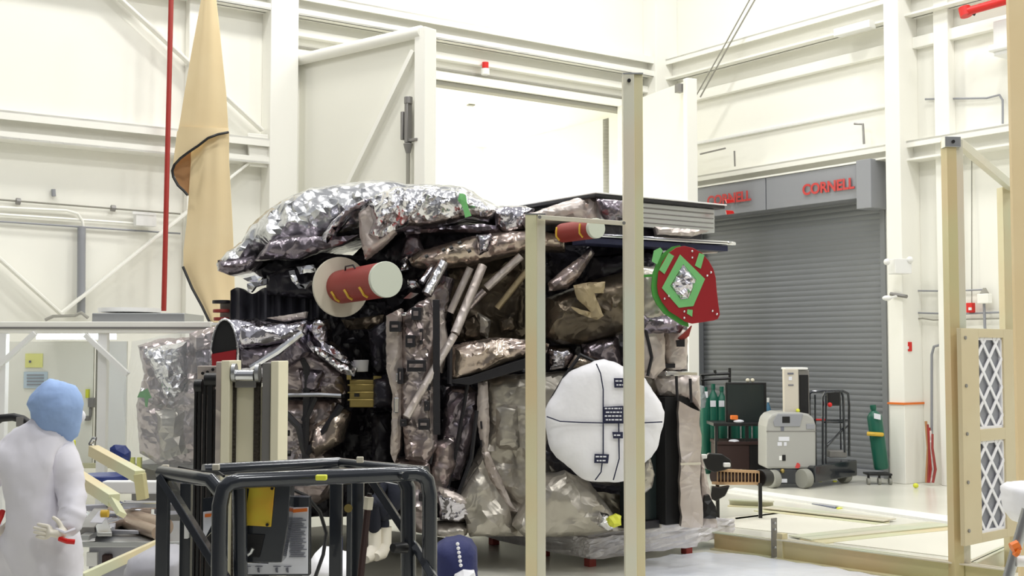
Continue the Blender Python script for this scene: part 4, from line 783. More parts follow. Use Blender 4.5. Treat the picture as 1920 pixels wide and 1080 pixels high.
for s_ in (-.09, L-.11):
    for k in range(5): z_ = zb+.12+k*(zt-zb-.2)/4; MB().cyl(pl+dd*s_+Z*z_+nn*.02, pl+dd*s_+Z*z_+nn*.03, .015).obj('bolt', 'mastgrey', GF)
# floor rails
def frail(nm, a, c, h, w_, lab, m='zinctan', web=True, grp=None):
    o = thing(nm, (a+c)/2, lab, 'rail', grp); a = Vector((a.x, a.y, 0)); c = Vector((c.x, c.y, 0)); d = (c-a).normalized(); n_ = Vector((d.y, -d.x, 0))
    if n_.y > 0: n_ = -n_
    MB().bar(a+Z*h/2, c+Z*h/2, .012, h, Z).obj('web', m, o); MB().bar(a+Z*(h-.006)-n_*w_/2*0, c+Z*(h-.006), w_, .012, Z).obj('top_flange', 'lightgreen', o)
    MB().bar(a+Z*.006+n_*w_/2, c+Z*.006+n_*w_/2, w_, .012, Z).obj('foot_flange', 'zinc', o); return o
FR1 = frail('floor_rail', G(1462, 1048), G(1900, 1112), .19, .1, 'near gold floor rail running to the foot of the filter frame', 'zinctan')
frail('floor_rail', G(1340, 1029), G(1452, 1045), .17, .08, 'short tan floor rail between pallet end and upright bracket', 'zinctan')
o = frail('floor_rail', G(1822, 1092), G(1905, 1050), .17, .08, 'short gold floor rail joining the two feet of the filter frame', 'zincpale')
b = thing('upright_bracket', G(1452, 1048), 'short grey upright bracket with bolts at the end of the near gold rail', 'bracket')
MB().box(G(1452, 1046)+Z*.19, Vector((.03, .02, 0)), Vector((-.003, .006, 0)), Z*.185).obj('plate', 'mastgrey', b, .003); MB().box(G(1467, 1048)+Z*.12, Vector((.03, .02, 0)), Vector((-.02, .03, 0)), Z*.12).obj('gusset', 'zinc', b, .003)
for k in (.1, .27, .33): q = G(1452, 1046)+Z*k+Vector((.005, -.025, 0)); MB().ball(q, .012, 8).obj('bolt', 'alu', b)
frail('floor_rail', G(1500, 1012), G(1768, 985), .025, .34, 'pale green floor rail crossing between the two white floor mats', 'lightgreen')
frail('floor_rail', G(1440, 955), G(1668, 980), .035, .3, 'pale green floor rail behind the white floor mats', 'lightgreen')
frail('floor_rail', G(1368, 948), G(1450, 952), .08, .12, 'short green floor rail near the black disc', 'lightgreen')
def fmat(nm, m, pts, lab, cat='mat', h=.008, grp=None):
    b = MB(); b.prism([G(x, y) for x, y in pts], Z*h); return tag(b.obj(nm, m), lab, cat, grp)
fmat('floor_mat', 'matwhite', [(1360, 972), (1500, 958), (1670, 985), (1500, 1003), (1380, 990)], 'white floor mat between the far and middle rails')
fmat('floor_mat', 'matwhite', [(1560, 1018), (1768, 992), (1990, 1025), (1990, 1070)], 'white floor mat nearer the filter frame')
fmat('step_edge', 'white', [(1365, 922), (1378, 918), (1800, 974), (1800, 986)], 'long white floor strip in front of the grey mast lift', 'strip', .03)
fmat('floor_shade_or_strip', 'oliveshade', [(470, 1000), (640, 985), (838, 1010), (800, 1075), (760, 1150), (400, 1150), (400, 1010)], 'dark olive sheet standing in for floor shade under the left of the spacecraft')  # added sheet, its dark colour stands in for shade beneath the spacecraft
fmat('floor_shade_or_strip', 'mattape', [(1477, 936), (1500, 937), (1580, 950), (1566, 954)], 'blue-grey strip on the floor behind the rails', 'strip')
fmat('yellow_tape', 'limey', [(1378, 972), (1490, 958), (1494, 960), (1380, 975)], 'longer lime tape strip left on the floor', 'tape'); fmat('yellow_tape', 'limey', [(1565, 951), (1603, 947), (1612, 949), (1570, 955)], 'shorter lime tape strip at the end of the dark floor strip', 'tape')
o = pil([(1190, 1100), (1180, 1062), (1240, 1048), (1300, 1040), (1400, 1042), (1500, 1058), (1620, 1075), (1700, 1092)], 5, .0, .0, .05, 0, 1, back=False)
for v in o.bm.verts:
    pxx = 960+v.co.x/v.co.y*F
    pyy = 540-F*math.tan(math.atan2(v.co.z-CZ, v.co.y)-PITCH); g = G(pxx, pyy); v.co = g+Z*(.012+.012*abs(noise.noise(g*3)))
tag(o.obj('floor_film', 'film', smooth=True), 'shiny crinkled plastic film spread on the floor right of the tall post', 'film')
o = thing('kraft_board', P(1930, 500, 8), 'tan kraft board edge filling the right border of the view', 'board'); a = P(1911, 940, 8.0); c = P(1911, -20, 8.0)
MB().box(Vector((a.x+.14, 8.02, (0+c.z)/2)), Vector((.14, 0, 0)), Vector((0, .02, 0)), Z*(c.z)/2).obj('sheet', 'kraft', o)
# silver stand with orange clamp
TS = thing('tripod_stand', G(1900, 1160), 'silver tripod leg with an orange clamp at the right edge', 'stand')
MB().tube([P(1888, 1090, 6.6), P(1926, 955, 6.6)], .028, 10).obj('leg', 'alu', TS); MB().tube([P(1905, 1052, 6.58), P(1935, 1052, 6.58)], .03, 10).obj('cross_leg', 'white', TS)
tl = P(1888, 1090, 6.6); MB().tube([tl, Vector((tl.x-.12, tl.y, 0.01))], .028, 10).obj('leg', 'alu', TS)
MB().tube([P(1897, 1028, 6.52), P(1910, 1022, 6.52)], .03, 8).obj('orange_clamp', 'orange', TS); MB().tube([P(1903, 1034, 6.5), P(1909, 1038, 6.5)], .022, 8).obj('orange_clamp', 'orange', TS)
tag(pil([(1902, 918), (1915, 910), (1950, 908), (1950, 985), (1925, 985), (1908, 965), (1903, 940)], 6.9, .2, .1, .02, .0005, 4, fold=.008).obj('cloth_sleeve', 'cloth', smooth=True), 'white cloth sleeve edge above the orange clamp', 'cloth')

# ------------------------------------------------------------------ black guard frame lift in the foreground
ZR = 1.95-.49
LF = thing('mast_lift', Vector((-.95, 5.2, 0)), 'near personnel lift with black tubular guard frame and cream mast', 'lift')
def Lr(px, py): return G(px, py, ZR)
A_, B_, D_, E_ = Lr(413, 903), Lr(806, 886), Lr(303, 886), Lr(636, 868)
def down(p, z): return Vector((p.x, p.y, z))
r_ = .031
def arch(a, c, nm='guard_rail', zlow=.35, rr=r_):
    d = (c-a).normalized(); k = .07
    pts = [down(a, zlow), a-Z*.09, a-Z*.03+d*.012, a+d*.035-Z*.008, a+d*k]
    q = [down(c, zlow), c-Z*.09, c-Z*.03-d*.012, c-d*.035-Z*.008, c-d*k]
    return MB().tube(pts+q[::-1], rr, 14).obj(nm, 'liftblack', LF)
arch(A_, B_)
MB().tube([A_+Vector((-.0, .03, -.05)), A_.lerp(D_, .15)+Z*.0, A_.lerp(D_, .35), D_], r_*.9, 12).obj('side_rail', 'liftblack', LF)
MB().tube([D_.lerp(E_, .22)+Z*.0, E_], r_*.85, 12).obj('rear_rail', 'liftblack', LF)
MB().tube([E_, E_.lerp(B_, .5), B_+Vector((-.02, .04, 0))], r_*.75, 12).obj('side_rail', 'liftblack', LF)
MB().tube([E_+Z*.0, E_.lerp(B_, .35)-Z*.02, Lr(760, 892)], r_*.5, 10).obj('inner_rail', 'liftblack', LF)
def post(px, Yp, y0, y1, wd, m='liftblack', nm='post', depth=.04, ext=True):
    a = P(px, y0, Yp); c = P(px, y1, Yp); c.z = .35 if ext else c.z; c.x = a.x; return MB().box((a+c)/2, Vector((wd/2, 0, 0)), Vector((0, depth/2, 0)), Z*((a.z-c.z)/2)).obj(nm, m, LF, .004)
post(307, 5.03, 888, 1080, .05); post(350, 5.15, 905, 1080, .045)
MB().tube([P(449, 905, 4.75), P(451, 1085, 4.75)], .028, 12).obj('post', 'liftblack', LF)
q = P(450, 1085, 4.75); MB().tube([q, down(q, .35)], .028, 12).obj('post', 'liftblack', LF)
post(631, 5.4, 885, 1080, .055); post(656, 5.38, 895, 1080, .022); post(670, 5.5, 895, 1080, .06)
a = P(745, 896, 5.15); MB().tube([a+Vector((-.05, .1, 0)), P(757, 898, 5.1), P(765, 915, 5.1), P(766, 1085, 5.1), down(P(766, 1085, 5.1), .35)], .032, 12).obj('post', 'liftblack', LF)
MB().bar(P(304, 895, 5.0), P(425, 1090, 4.7), .03, .06, Vector((0, 1, 0))).obj('diagonal_brace', 'liftblack', LF, .004)
MB().bar(P(322, 905, 5.2), P(390, 1040, 5.1), .02, .045, Vector((0, 1, 0))).obj('diagonal_brace', 'liftblack', LF, .004)
MB().bar(P(692, 893, 5.3), P(762, 1000, 5.15), .03, .05, Vector((0, 1, 0))).obj('diagonal_brace', 'liftblack', LF, .004)
MB().bar(P(776, 1020, 5.1), P(814, 1085, 4.95), .03, .04, Vector((0, 1, 0))).obj('diagonal_brace', 'liftblack', LF, .004)
o = MB().tube([P(692, 930, 5.0), P(675, 1090, 4.9)], .014, 8).obj('gas_strut', 'brown', LF); MB().tube([P(692, 932, 4.985), P(689.5, 955, 4.985)], .019, 8).obj('strut_label', 'cream', o); MB().cyl(P(693, 925, 5.0), P(692, 931, 5.0), .01).obj('strut_tip', 'black', o)
MB().tube([P(736, 1027, 5.0), P(760, 1027, 5.05)], [.02, .024], 10).obj('knob', 'black', LF, .003)
MB().cb(591, 891, 612, 901, 4.655, .03).obj('yellow_decal', 'limey', LF, .004)
for x, y in ((405, 876), (675, 862), (310, 877)): MB().box(P(x, y, 5.05), Vector((.014, 0, 0)), Vector((0, .01, 0)), Z*.012).obj('clip', 'cream', LF, .003)
MB().tube([P(335, 876, 5.1), P(370, 884, 5.05), P(410, 886, 5.0), P(420, 893, 4.95)], .006, 6).obj('cable', 'cable', LF)
MB().tube([P(535, 912, 5.1), P(575, 930, 5.15), P(600, 960, 5.2), P(612, 1000, 5.2), P(606, 1040, 5.15), P(590, 1085, 5.1)], .008, 6).obj('cable', 'cable', LF)
MB().cyl(P(653, 953, 5.34), P(653, 953, 5.3), .018).obj('brass_knob', 'brass', LF)
MB().cb(345, 978, 352, 1010, 5.1, .03).obj('bright_latch', 'white', LF)
# control panel and placards
CP = MB().pp([(452, 896), (546, 896), (540, 985), (528, 1055), (455, 1055), (440, 1050)], 4.8, .1).obj('control_panel', 'liftblack', LF, .004)
gp = MB().pp([(468, 909), (515, 912), (508, 988), (457, 985)], 4.79, .008).obj('gold_plate', 'goldplate', CP, .002, label='gold chromate cover plate')
for x, y in ((472, 912), (510, 916), (461, 981), (501, 984)): MB().cyl(P(x, y, 4.788), P(x, y, 4.78), .006).obj('bolt', 'black', gp)
MB().pp([(454, 1001), (496, 1003), (486, 1045), (452, 1043)], 4.79, .005).obj('recess', 'blackm', CP); MB().tube([P(455, 1046, 4.77), P(470, 1036, 4.76), P(474, 1028, 4.76)], .008, 6).obj('toggle', 'alu', CP)
PL = MB().pp([(524, 930), (580, 932), (580, 1080), (452, 1080), (452, 1056), (520, 1056)], 4.96, .05).obj('placard_board', 'liftblack', LF, .003)
pc_ = MB().pp([(521, 953), (578, 951), (577, 1076), (453, 1077), (453, 1056), (503, 1058), (517, 990)], 4.95, .006).obj('placard', 'paper', PL, label='white safety placard with orange header')
MB().pp([(519, 958), (576, 953), (576, 959), (519, 964)], 4.945, .004).obj('placard_header', 'orange', pc_)
text('WARNING', .014, P(530, 960.5, 4.943), (1, 0, 0), (0, 0, 1), 'placard_title', 'black', pc_, .001)
for k in range(22):
    y = 972+k*3.4; x0 = 542+(k % 3); MB().cb(x0, y, x0+[26, 31, 22, 29][k % 4], y+1.2, 4.945, .003).obj('text_line', 'ink', pc_)
for k, (x, y) in enumerate(((524, 970), (528, 982), (523, 996), (525, 1010), (522, 1024))): MB().pp([(x, y), (x+5, y+3), (x+6, y+8), (x+2, y+7)], 4.945, .003).obj('pictogram', 'ink', pc_)
for x in (456, 478, 512, 532): MB().cb(x, 1062, x+14, 1063, 4.945, .003).obj('frame_line', 'ink', pc_); MB().pp([(x+4, 1066), (x+8, 1064), (x+9, 1074), (x+5, 1073)], 4.945, .003).obj('pictogram', 'ink', pc_)
o = MB().pp([(380, 935), (402, 932), (404, 990), (384, 1010), (380, 1010)], 5.35, .03).obj('placard_board', 'liftblack', LF); o = MB().pp([(381, 960), (399, 958), (396, 985), (381, 1015)], 5.34, .006).obj('placard', 'paper', LF); MB().pp([(384, 964), (397, 963), (395, 969), (384, 970)], 5.335, .004).obj('placard_header', 'orange', o)
# mast
def mb(px0, py0, px1, py1, Yp, d, m, nm, bot=.25, bv=.004, par=None):
    a = P(px0, py0, Yp); c = P(px1, py0, Yp); z1 = a.z; z0 = bot if py1 is None else P(px0, py1, Yp).z
    return MB().box(((a.x+c.x)/2, Yp+d/2, (z0+z1)/2), Vector(((c.x-a.x)/2, 0, 0)), Vector((0, d/2, 0)), Z*(z1-z0)/2).obj(nm, m, par or LF, bv)
mb(415, 676, 431, None, 5.9, .25, 'mast', 'mast_column'); mb(508, 677, 523, None, 5.9, .25, 'mast', 'mast_column'); mb(492, 680, 508, None, 5.93, .15, 'mastgrey', 'mast_channel')
mb(431, 725, 492, None, 5.985, .1, 'mast', 'mast_panel'); mb(405, 678, 416, None, 5.98, .2, 'taupe2', 'mast_side')
for x in (431, 476): mb(x, 700, x+12, None, 5.97, .04, 'chain', 'lift_chain')
MB().cyl(P(443, 704, 5.93), P(476, 704, 5.93), .028).obj('pulley_roller', 'chrome', LF); mb(440, 712, 480, 727, 5.95, .08, 'mastgrey', 'roller_block')
for x in (436, 480): MB().cyl(P(x, 699, 5.93), P(x+7, 699, 5.93), .045).obj('pulley', 'alu', LF)
mb(370, 686, 412, None, 6.15, .05, 'taupe2', 'mast_plate')
for x, y in ((380, 700), (389, 698), (399, 693)): MB().cyl(P(x, y, 6.14), P(x, y, 6.12), .008).obj('bolt', 'black', LF)
for x0, x1, y in ((364, 369, 725), (371, 377, 722), (381, 386, 715), (389, 399, 715), (401, 405, 730)): mb(x0, y, x1, None, 6.0, .05, 'black', 'hose')
for x in (369, 378, 387): mb(x, 740, x+2.5, None, 6.02, .03, 'taupe2', 'hose_guide')
for x, y, w2 in ((366, 724, 14), (385, 712, 25)): MB().cyl(P(x, y, 6.02), P(x+w2, y, 6.02), .034).obj('hose_pulley', 'black', LF)
# chassis and platform of the lift (mostly below the frame)
b = MB(); b.box((-.87, 5.6, .18), Vector((.5, 0, 0)), Vector((0, .7, 0)), Z*.1); b.obj('chassis', 'liftblack', LF, .02); b = MB(); b.box((-.9, 5.05, .33), Vector((.5, 0, 0)), Vector((0, .38, 0)), Z*.03); b.obj('platform', 'mastgrey', LF, .01)
for x in (-1.35, -.4):
    for y in (5.05, 6.15): MB().cyl(Vector((x-.04, y, .12)), Vector((x+.04, y, .12)), .12).obj('wheel', 'tyre', LF, .01)

# ------------------------------------------------------------------ grey mast lift by the shutter
YL = 17.75; M['liftmast'] = mat('lift_mast_beige', (206, 199, 186), .5)
GL = thing('mast_lift', G(1490, 915), 'far grey mast lift with rounded body parked by the roller shutter', 'lift')
def gb(nm, m, x0, y0, x1, y1, Yo, d, bv=.01, par=None, label=None): return MB().cb(x0, y0, x1, y1, YL+Yo, d).obj(nm, m, par or GL, bv, label=label)
bod = [(1437, 800), (1440, 785), (1448, 777), (1460, 773), (1500, 773), (1516, 776), (1526, 784), (1530, 798), (1530, 879), (1437, 879)]
BD = MB().pp(bod, YL, .62).obj('body_cover', 'liftgrey', GL, .03)
MB().pp([(1450, 790), (1458, 776), (1506, 776), (1500, 800), (1452, 800)], YL-.015, .03).obj('top_scoop', 'hood', BD, .008); gb('vent_opening', 'blackm', 1467, 781, 1481, 793, -.02, .02, .003, BD); gb('side_scoop', 'hood', 1512, 795, 1528, 805, -.012, .03, .006, BD)
gb('panel_seam', 'mastgrey', 1437, 808, 1530, 809.5, -.004, .01, 0, BD); gb('decal', 'paper', 1460, 819, 1480, 827, -.006, .01, 0, BD); gb('decal', 'paper', 1458, 829, 1466, 836, -.006, .01, 0, BD); gb('decal', 'paper', 1470, 829, 1475, 836, -.006, .01, 0, BD); gb('decal', 'ink', 1464, 796, 1470, 808, -.006, .01, 0, BD)
gb('key_switch', 'blackm', 1467, 853, 1473, 864, -.01, .01, .002, BD); gb('decal', 'white', 1461, 855, 1466, 863, -.006, .01, 0, BD); MB().cyl(P(1495, 873, YL-.005), P(1495, 873, YL+.01), .04).obj('round_decal', 'red', BD)
gb('front_bumper', 'liftblack', 1447, 879, 1515, 908, .02, .5, .02); gb('front_plate', 'paper', 1463, 898, 1476, 905, .0, .02, .003); MB().ball(P(1467, 883, YL+.01), .035).obj('beacon_light', 'brass', GL)
fx, fy = P(1475, 905, YL), None
# chassis runs back to the right
b = MB(); a = P(1500, 885, YL+.1); c = P(1580, 880, YL+.9); b.bar(down(a, .2)+Z*.0, down(c, .22), .5, .24, Z); b.obj('chassis', 'liftblack', GL, .02)
for x in (1541, 1556): pass
for x, y, Yo, r in ((1508, 897, -.05, .14), (1449, 897, .0, .13), (1583, 893, .7, .12)):
    q = P(x, y, YL+Yo); q.z = r; w2 = MB().cyl(q+Vector((-.05, -.03, 0)), q+Vector((.05, .03, 0)), r).obj('wheel', 'tyre', GL, .012)
    MB().cyl(q+Vector((.045, .025, 0)), q+Vector((.065, .04, 0)), r*.6).obj('hub', 'mastgrey', w2)
for x in (1534, 1562): MB().cb(x, 901, x+7, 904, YL+.05+(x-1500)*.006, .02).obj('yellow_decal', 'limey', GL); MB().cb(x+(8 if x < 1550 else -7), 893, x+(12 if x < 1550 else -3), 901, YL+.05+(x-1500)*.006, .02).obj('white_decal', 'white', GL)
gb('mast', 'liftmast', 1471, 692, 1497, 780, .1, .12); gb('mast_side', 'mastgrey', 1497, 694, 1517, 780, .16, .3); gb('mast_channel', 'blackm', 1500, 703, 1516, 776, .14, .03); gb('mast_top', 'white', 1473, 689, 1515, 693, .12, .3)
gb('decal', 'ink', 1477, 699, 1488, 702, .09, .01, 0); gb('decal', 'paper', 1479, 706, 1485, 713, .09, .01, 0); gb('decal', 'ink', 1478, 721, 1488, 723, .09, .01, 0); MB().ball(P(1496, 770, YL+.08), .03).obj('yellow_knob', 'limey', GL)
YB = YL+.75
def gt(pts, r=.02, nm='cage_rail'): return MB().tube([P(x, y, YB+dy) for x, y, dy in pts], r, 8).obj(nm, 'liftblack', GL)
gt([(1518, 870, 0), (1518, 738, 0), (1522, 734, 0), (1580, 733, .2), (1590, 738, .2), (1592, 760, .2), (1592, 855, .2)])
gt([(1543, 872, -.3), (1543, 745, -.3), (1547, 736, -.3), (1560, 735, -.3), (1578, 735, -.2), (1581, 745, -.2), (1584, 848, -.1)], .018)
gt([(1528, 740, 0), (1530, 870, 0)], .014); gt([(1549, 742, -.3), (1549, 872, -.3)], .014); gt([(1520, 788, 0), (1592, 788, .2)], .016); gt([(1543, 792, -.3), (1582, 792, -.1)], .014); gt([(1550, 838, -.3), (1584, 800, -.1)], .016); gt([(1552, 832, 0), (1590, 798, .2)], .012); gt([(1575, 736, .2), (1577, 855, .2)], .012)
MB().cb(1552, 733, 1576, 761, YB-.3, .15).obj('control_box', 'black', GL, .02); MB().ball(P(1556, 759, YB-.36), .035).obj('red_stop_button', 'redbright', GL); gt([(1530, 787, -.05), (1550, 787, -.1)], .014, 'red_bar').data.materials[0] = M['redbright']
MB().cb(1555, 845, 1588, 858, YB-.1, .2).obj('tray', 'mastgrey', GL, .01)

# gas cylinders, monitor and cart behind
def cylinder(px, ytop, Yp, r, m, lab, tilt=0, base=0.0, dirx=0, grp=None, neck='cyl'):
    q = P(px, ytop, Yp); h = q.z-base; o = thing('gas_cylinder', Vector((q.x, q.y, base)), lab, 'gas cylinder', grp)
    t = Vector((dirx, 0, 1)).normalized(); a = Vector((q.x-dirx*h, q.y, base))
    L_ = h/t.z; pts = [a+t*s_ for s_ in (0, .03, L_*.84, L_*.89, L_*.93, L_)]
    MB().tube(pts, [r*.9, r, r, r*.72, r*.36, r*.3], 18).obj('bottle', m, o); MB().cyl(a+t*L_*.955, a+t*(L_+.02), r*.42, r*.42, 12).obj('valve_cap', neck, o); return o
for i, (x, yt, Yo, lab) in enumerate(((1322, 728, 19.86, 'green gas cylinder nearest the white door leaf'), (1337, 722, 19.86, 'green gas cylinder in the middle of the left row'), (1353, 727, 19.86, 'green gas cylinder just left of the monitor'))):
    o = cylinder(x, yt, Yo, .085, 'cyl', lab, grp='green gas cylinders at the left of the shutter'); q = P(x, 757 if i else 740, Yo-.088); MB().box(q, Vector((.045, 0, 0)), Vector((0, .004, 0)), Z*.05).obj('cylinder_label', 'paper', o, .003)
for i, x in enumerate((1378, 1399, 1420)): cylinder(x, 780, 20.3, .08, 'cyl', ('short green gas cylinder behind the left end of the dark cart', 'short green gas cylinder behind the middle of the dark cart', 'short green gas cylinder behind the right end of the dark cart')[i], grp='short green cylinders behind the cart')
cylinder(1440, 748, 19.9, .05, 'cylblue', 'slim blue gas cylinder with white cap right of the monitor', neck='white')
GC = cylinder(1637, 762, 18.3, .11, 'cyl', 'green gas cylinder with white label leaning on a wheeled dolly beside the column', dirx=-.12, base=.22)
MB().box(P(1645, 781, 18.15), Vector((.05, 0, -.01)), Vector((0, .004, 0)), Z*.04).obj('cylinder_label', 'paper', GC, .004); MB().tube([P(1626, 813, 18.2), P(1640, 814, 18.15), P(1655, 815, 18.2)], .03, 8).obj('strap', 'yellow', GC)
DO = thing('cylinder_dolly', G(1645, 905), 'small black wheeled dolly under the leaning green cylinder', 'dolly')
b = MB(); q = P(1642, 878, 18.3); b.bar(q+Vector((-.15, 0, -.08)), q+Vector((.2, 0, -.08)), .3, .03); b.obj('base', 'black', DO, .005)
for x in (-.14, .02, .18): c = Vector((q.x+x, q.y-.1, .05)); MB().cyl(c-Vector((.02, 0, 0)), c+Vector((.02, 0, 0)), .05, None, 12).obj('wheel', 'tyre', DO); MB().bar(c, Vector((c.x, c.y, q.z-.08)), .03, .03).obj('fork', 'black', DO)
MN = thing('monitor', P(1397, 790, 19.2), 'large dark flat screen standing on the dark cart', 'monitor')
MB().cb(1361, 717, 1437, 797, 19.2, .08).obj('bezel', 'black', MN, .01); MB().cb(1364, 721, 1432, 793, 19.19, .01).obj('screen', 'screen', MN); MB().cb(1406, 770, 1432, 790, 19.18, .01).obj('reflection_patch', 'mastgrey', MN) if False else None
DC = thing('equipment_cart', G(1400, 885), 'dark cart with shelf below the monitor', 'cart')
MB().cb(1338, 793, 1442, 799, 18.95, .7).obj('top', 'black', DC, .005); MB().cb(1345, 828, 1442, 834, 18.95, .7).obj('shelf', 'brown', DC, .005); MB().cb(1345, 834, 1405, 880, 18.97, .6).obj('lower_cabinet', 'brown', DC, .01); MB().cb(1405, 830, 1442, 882, 18.99, .6).obj('lower_cabinet', 'black', DC, .01)
for x in (1343, 1400, 1438): q = P(x, 799, 19.0); MB().bar(q, down(q, .02), .05, .05).obj('leg', 'black', DC)
tag(MB().cb(1371, 779, 1384, 787, 18.97, .1).obj('orange_box', 'orange', None, .01), 'small orange-yellow box on the dark cart', 'box')
for i, (x, y, lab) in enumerate(((1385, 790, 'crumpled white paper beside the orange box'), (1376, 827, 'white scrap on the lower cart shelf'))): tag(MB().ball(P(x, y, 19.0), .07, 10, (1.2, .8, .4)).obj('paper_scrap', 'paper'), lab, 'paper')
for i, x in enumerate((1402, 1411)): tag(MB().ball(P(x, 713, 19.25), .032, 10).obj('small_ball', 'cream'), '%s of two small cream knobs above the screen' % ('left' if i == 0 else 'right'), 'knob')
RK = thing('cylinder_rack', P(1340, 880, 20.0), 'black rack frame behind the left green cylinders', 'rack')
for a, c in (((1314, 703), (1368, 700)), ((1314, 712), (1370, 709)), ((1368, 690), (1368, 880)), ((1318, 705), (1318, 880)), ((1340, 694), (1342, 704)), ((1314, 790), (1368, 790))): MB().tube([P(*a, 20.1), P(*c, 20.1)], .025, 6).obj('rack_bar', 'black', RK)
tag(pil([(1312, 722), (1320, 724), (1324, 745), (1322, 764), (1312, 766)], 18.9, .1, .04, .05, .01, 3).obj('grey_bag', 'cylgrey'), 'pale grey bag hanging at the edge of the white door leaf', 'bag')
HB = thing('cable_bundle', rpt(1740, 890, .3), 'red and brown cable bundle hanging beside the column', 'cables')
for k in range(5): MB().tube([rpt(1736+3*k, 790+6*k, .2), rpt(1740+2*k, 840, .25), rpt(1738+4*k, 880, .25), rpt(1737+3*k, 905, .3)], .02, 6).obj('cable', ['kraftd', 'redmatte', 'redpipe', 'taupe2', 'redmatte'][k], HB)

# ------------------------------------------------------------------ worker in white coverall, seen from behind
WK = thing('person', Vector((-2.45, 6.3, 0)), 'person in white coverall and light blue hood, seen from behind, hand on hip', 'person')
def w_(px, py, dy=0): return P(px, py, 6.3+dy)
hip = w_(75, 1035)
J = [(w_(80, 1050), (.235, .17)), (w_(74, 975), (.215, .15)), (w_(70, 900), (.22, .15)), (w_(72, 850), (.2, .14)), (w_(84, 808), (.115, .1)), (w_(96, 778, -.02), (.06, .06)),
     (w_(18, 850), .1), (w_(-22, 910), .062), (w_(-30, 965, .03), .052), (w_(-8, 1000, .02), .042),
     (w_(112, 855), .1), (w_(134, 925, -.06), .078), (w_(138, 962, -.15), .066), (w_(126, 1002, -.22), .05),
     (Vector((hip.x-.12, 6.3, .82)), (.12, .12)), (Vector((hip.x-.14, 6.27, .5)), .085), (Vector((hip.x-.15, 6.3, .12)), .065), (Vector((hip.x-.15, 6.42, .05)), .055),
     (Vector((hip.x+.12, 6.3, .82)), (.12, .12)), (Vector((hip.x+.14, 6.27, .5)), .085), (Vector((hip.x+.15, 6.3, .12)), .065), (Vector((hip.x+.15, 6.42, .05)), .055)]
Eg = [(0, 1), (1, 2), (2, 3), (3, 4), (4, 5), (3, 6), (6, 7), (7, 8), (8, 9), (3, 10), (10, 11), (11, 12), (12, 13), (0, 14), (14, 15), (15, 16), (16, 17), (0, 18), (18, 19), (19, 20), (20, 21)]
su = skin('coverall', J, Eg, 'suit', WK, 3)
for v in su.data.vertices:   # cloth folds
    p = v.co*1.0; n_ = ridge(p*1.5, 7)*.02; v.co += v.normal*n_
# head, face and hood: a shaped head inside a draped hood
hc = w_(106, 760, 0)
def headsurf(nm, m, c, scl, fx, par, cloth=False):
    b = MB(); bmesh.ops.create_uvsphere(b.bm, u_segments=36, v_segments=26, radius=1)
    yaw = Matrix.Rotation(math.radians(-38), 3, 'Z')
    for v in b.bm.verts:
        p = v.co.copy(); p = fx(p); p = yaw @ Vector((p.x*scl[0], p.y*scl[1], p.z*scl[2])); v.co = c+p
        if cloth: v.co += (v.co-c).normalized()*ridge(v.co*2.0, 3)*.016
    b.sm = True; return b.obj(nm, m, par, smooth=True)
def fhead(p):      # local: +y = face direction
    q = p.copy()
    if p.z < 0: q.x *= 1-.28*abs(p.z); q.y = q.y*(1-.1*abs(p.z))+.12*abs(p.z)
    if p.y > .8 and abs(p.x) < .25 and -.25 < p.z < .15: q.y += .2*(1-abs(p.x)/.25)
    return q
HE = headsurf('head', 'skin', hc+Vector((.02, .01, -.02)), (.075, .095, .115), fhead, WK)
def fhood(p):
    q = p.copy()
    if p.z < 0: q.z *= 1.22; q.x *= 1-.1*abs(p.z); q.y = q.y*(1+.02*abs(p.z))+.22*abs(p.z)
    if p.z > .5: q.z *= .93
    return q
hood = headsurf('hood', 'hoodblue', hc+Vector((0, -.01, -.012)), (.124, .13, .15), fhood, WK, True)
fd = Matrix.Rotation(math.radians(-38), 3, 'Z') @ Vector((0, 1, 0)); sd = Vector((fd.y, -fd.x, 0))
# open the hood at the face
bm = bmesh.new(); bm.from_mesh(hood.data); c0 = hc-ORG[WK.name]
dl = [f for f in bm.faces if (f.calc_center_median()-c0).normalized().dot((fd+Z*-.05).normalized()) > .86]
bmesh.ops.delete(bm, geom=dl, context='FACES'); bm.to_mesh(hood.data); bm.free()
md = hood.modifiers.new('thick', 'SOLIDIFY'); md.thickness = .006
fc = hc+fd*.092
MB().ball(fc+fd*.02-Z*.06, .05, 14, (1, .6, .85)).obj('face_mask', 'cloth', HE); 
for s_ in (-1, 1): MB().ball(fc+sd*s_*.032+fd*.004+Z*.005, .012, 10).obj('eye', 'white', HE); MB().ball(fc+sd*s_*.07-fd*.09, .022, 10, (.6, .6, 1.2)).obj('ear', 'skin', HE)
0 and pil([(66, 745), (59, 788), (78, 793), (98, 800), (113, 812), (124, 824), (137, 808), (148, 782), (153, 750), (120, 738), (90, 736)], 6.27, .14, .12, .02, .0004, 4, R=.13, fold=.009).obj('hood_skirt', 'hoodblue', WK, smooth=True)
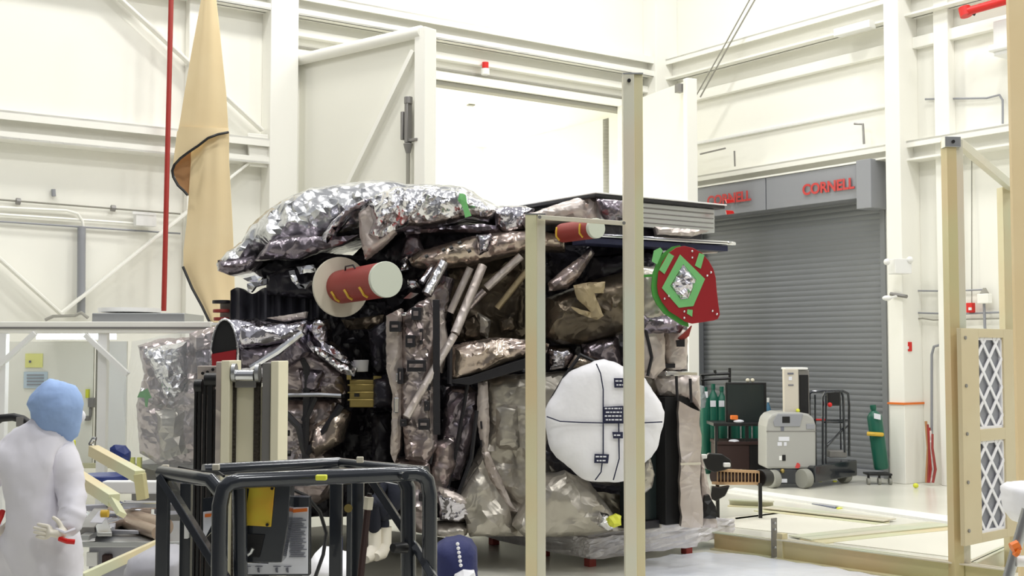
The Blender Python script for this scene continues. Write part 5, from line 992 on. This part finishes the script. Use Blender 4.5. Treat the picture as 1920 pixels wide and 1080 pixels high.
# gloved hand on the hip: palm, four fingers and thumb pointing left
def hand(wr, fw2, up, nm):
    sdv = fw2.cross(up).normalized()
    J2 = [(wr, .03), (wr+fw2*.05, (.036, .02)), (wr+fw2*.09, (.036, .017))]; E2 = [(0, 1), (1, 2)]
    for i, (o_, l) in enumerate(((.03, .065), (.011, .08), (-.009, .075), (-.028, .058))):
        b0 = wr+fw2*.095+up*o_; k0 = len(J2)
        J2 += [(b0, .0115), (b0+fw2*l*.5-sdv*.004, .0095), (b0+fw2*l*.95+sdv*.012, .0078)]; E2 += [(2, k0), (k0, k0+1), (k0+1, k0+2)]
    k0 = len(J2); t0 = wr+fw2*.03+up*.032
    J2 += [(t0, .013), (t0+fw2*.03+up*.032, .0115), (t0+fw2*.06+up*.045, .009)]; E2 += [(1, k0), (k0, k0+1), (k0+1, k0+2)]
    return skin(nm, J2, E2, 'glove', WK, 2)
hand(w_(126, 1004, -.25), Vector((-.94, -.05, .16)).normalized(), Vector((.15, .1, .98)).normalized(), 'gloved_hand')
hand(w_(-8, 1000, .0), Vector((.8, .3, -.1)).normalized(), Vector((.1, -.1, .98)).normalized(), 'gloved_hand')
MB().tube([w_(112, 1010, -.27), w_(126, 1015, -.285), w_(140, 1016, -.27)], .013, 8).obj('red_cuff', 'redbright', WK, label='red glove cuff'); MB().tube([w_(-6, 985, -.1), w_(2, 968, -.1), w_(5, 958, -.08)], .014, 8).obj('red_cuff', 'redbright', WK)
MB().tube([w_(141, 992, -.26), w_(122, 999, -.29), w_(106, 992, -.26)], .008, 6).obj('sleeve_cuff', 'suit', WK)
BC = thing('cable_loop', P(20, 790, 9), 'black hose loop behind the worker at the left edge', 'hose')
MB().tube([P(-10, 792, 9), P(2, 784, 9), P(25, 782, 9), P(42, 786, 9), P(54, 794, 9)], .03, 10).obj('hose', 'cable', BC); MB().cb(30, 782, 42, 800, 8.95, .06).obj('hose_clamp', 'mastgrey', BC)
tag(MB().cb(128, 826, 136, 848, 9.5, .08).obj('hand_tool', 'limey', None, .01), 'small lime handle just right of the worker\'s shoulder', 'handle')

# person crouching behind the guard frame in navy with cream overshoes
CPn = thing('person', G(715, 1040), 'crouching person in navy clothes and cream overshoes, seen through the guard frame', 'person')
def c_(px, py, dy=0): return P(px, py, 10.3+dy)
J = [(c_(745, 968), (.14, .12)), (c_(752, 930), (.13, .11)), (c_(750, 915), (.11, .1)), (c_(740, 905), .06), (c_(725, 960), .085), (c_(700, 935, -.15), .075), (c_(702, 1000), .055), (c_(735, 965, .1), .08), (c_(715, 945, .05), .07), (c_(720, 1000, .05), .055), (c_(725, 905, -.05), .05), (c_(705, 935, -.1), .04), (c_(700, 948, -.2), .03)]
skin('clothes', J, [(0, 1), (1, 2), (2, 3), (0, 4), (4, 5), (5, 6), (0, 7), (7, 8), (8, 9), (2, 10), (10, 11), (11, 12)], 'navydark', CPn, 2)
MB().ball(c_(730, 902), .1, 18, (.85, .95, 1.05)).obj('head_cover', 'navydark', CPn)
for x, y, dy in ((703, 1012, 0), (722, 1008, .05)):
    a = c_(x, y, dy); MB().tube([a+Z*.09, a-Z*.06, a+Vector((-.03, -.05, -.12)), a+Vector((-.06, -.14, -.14))], [.055, .055, .06, .035], 12).obj('overshoe', 'glove', CPn)
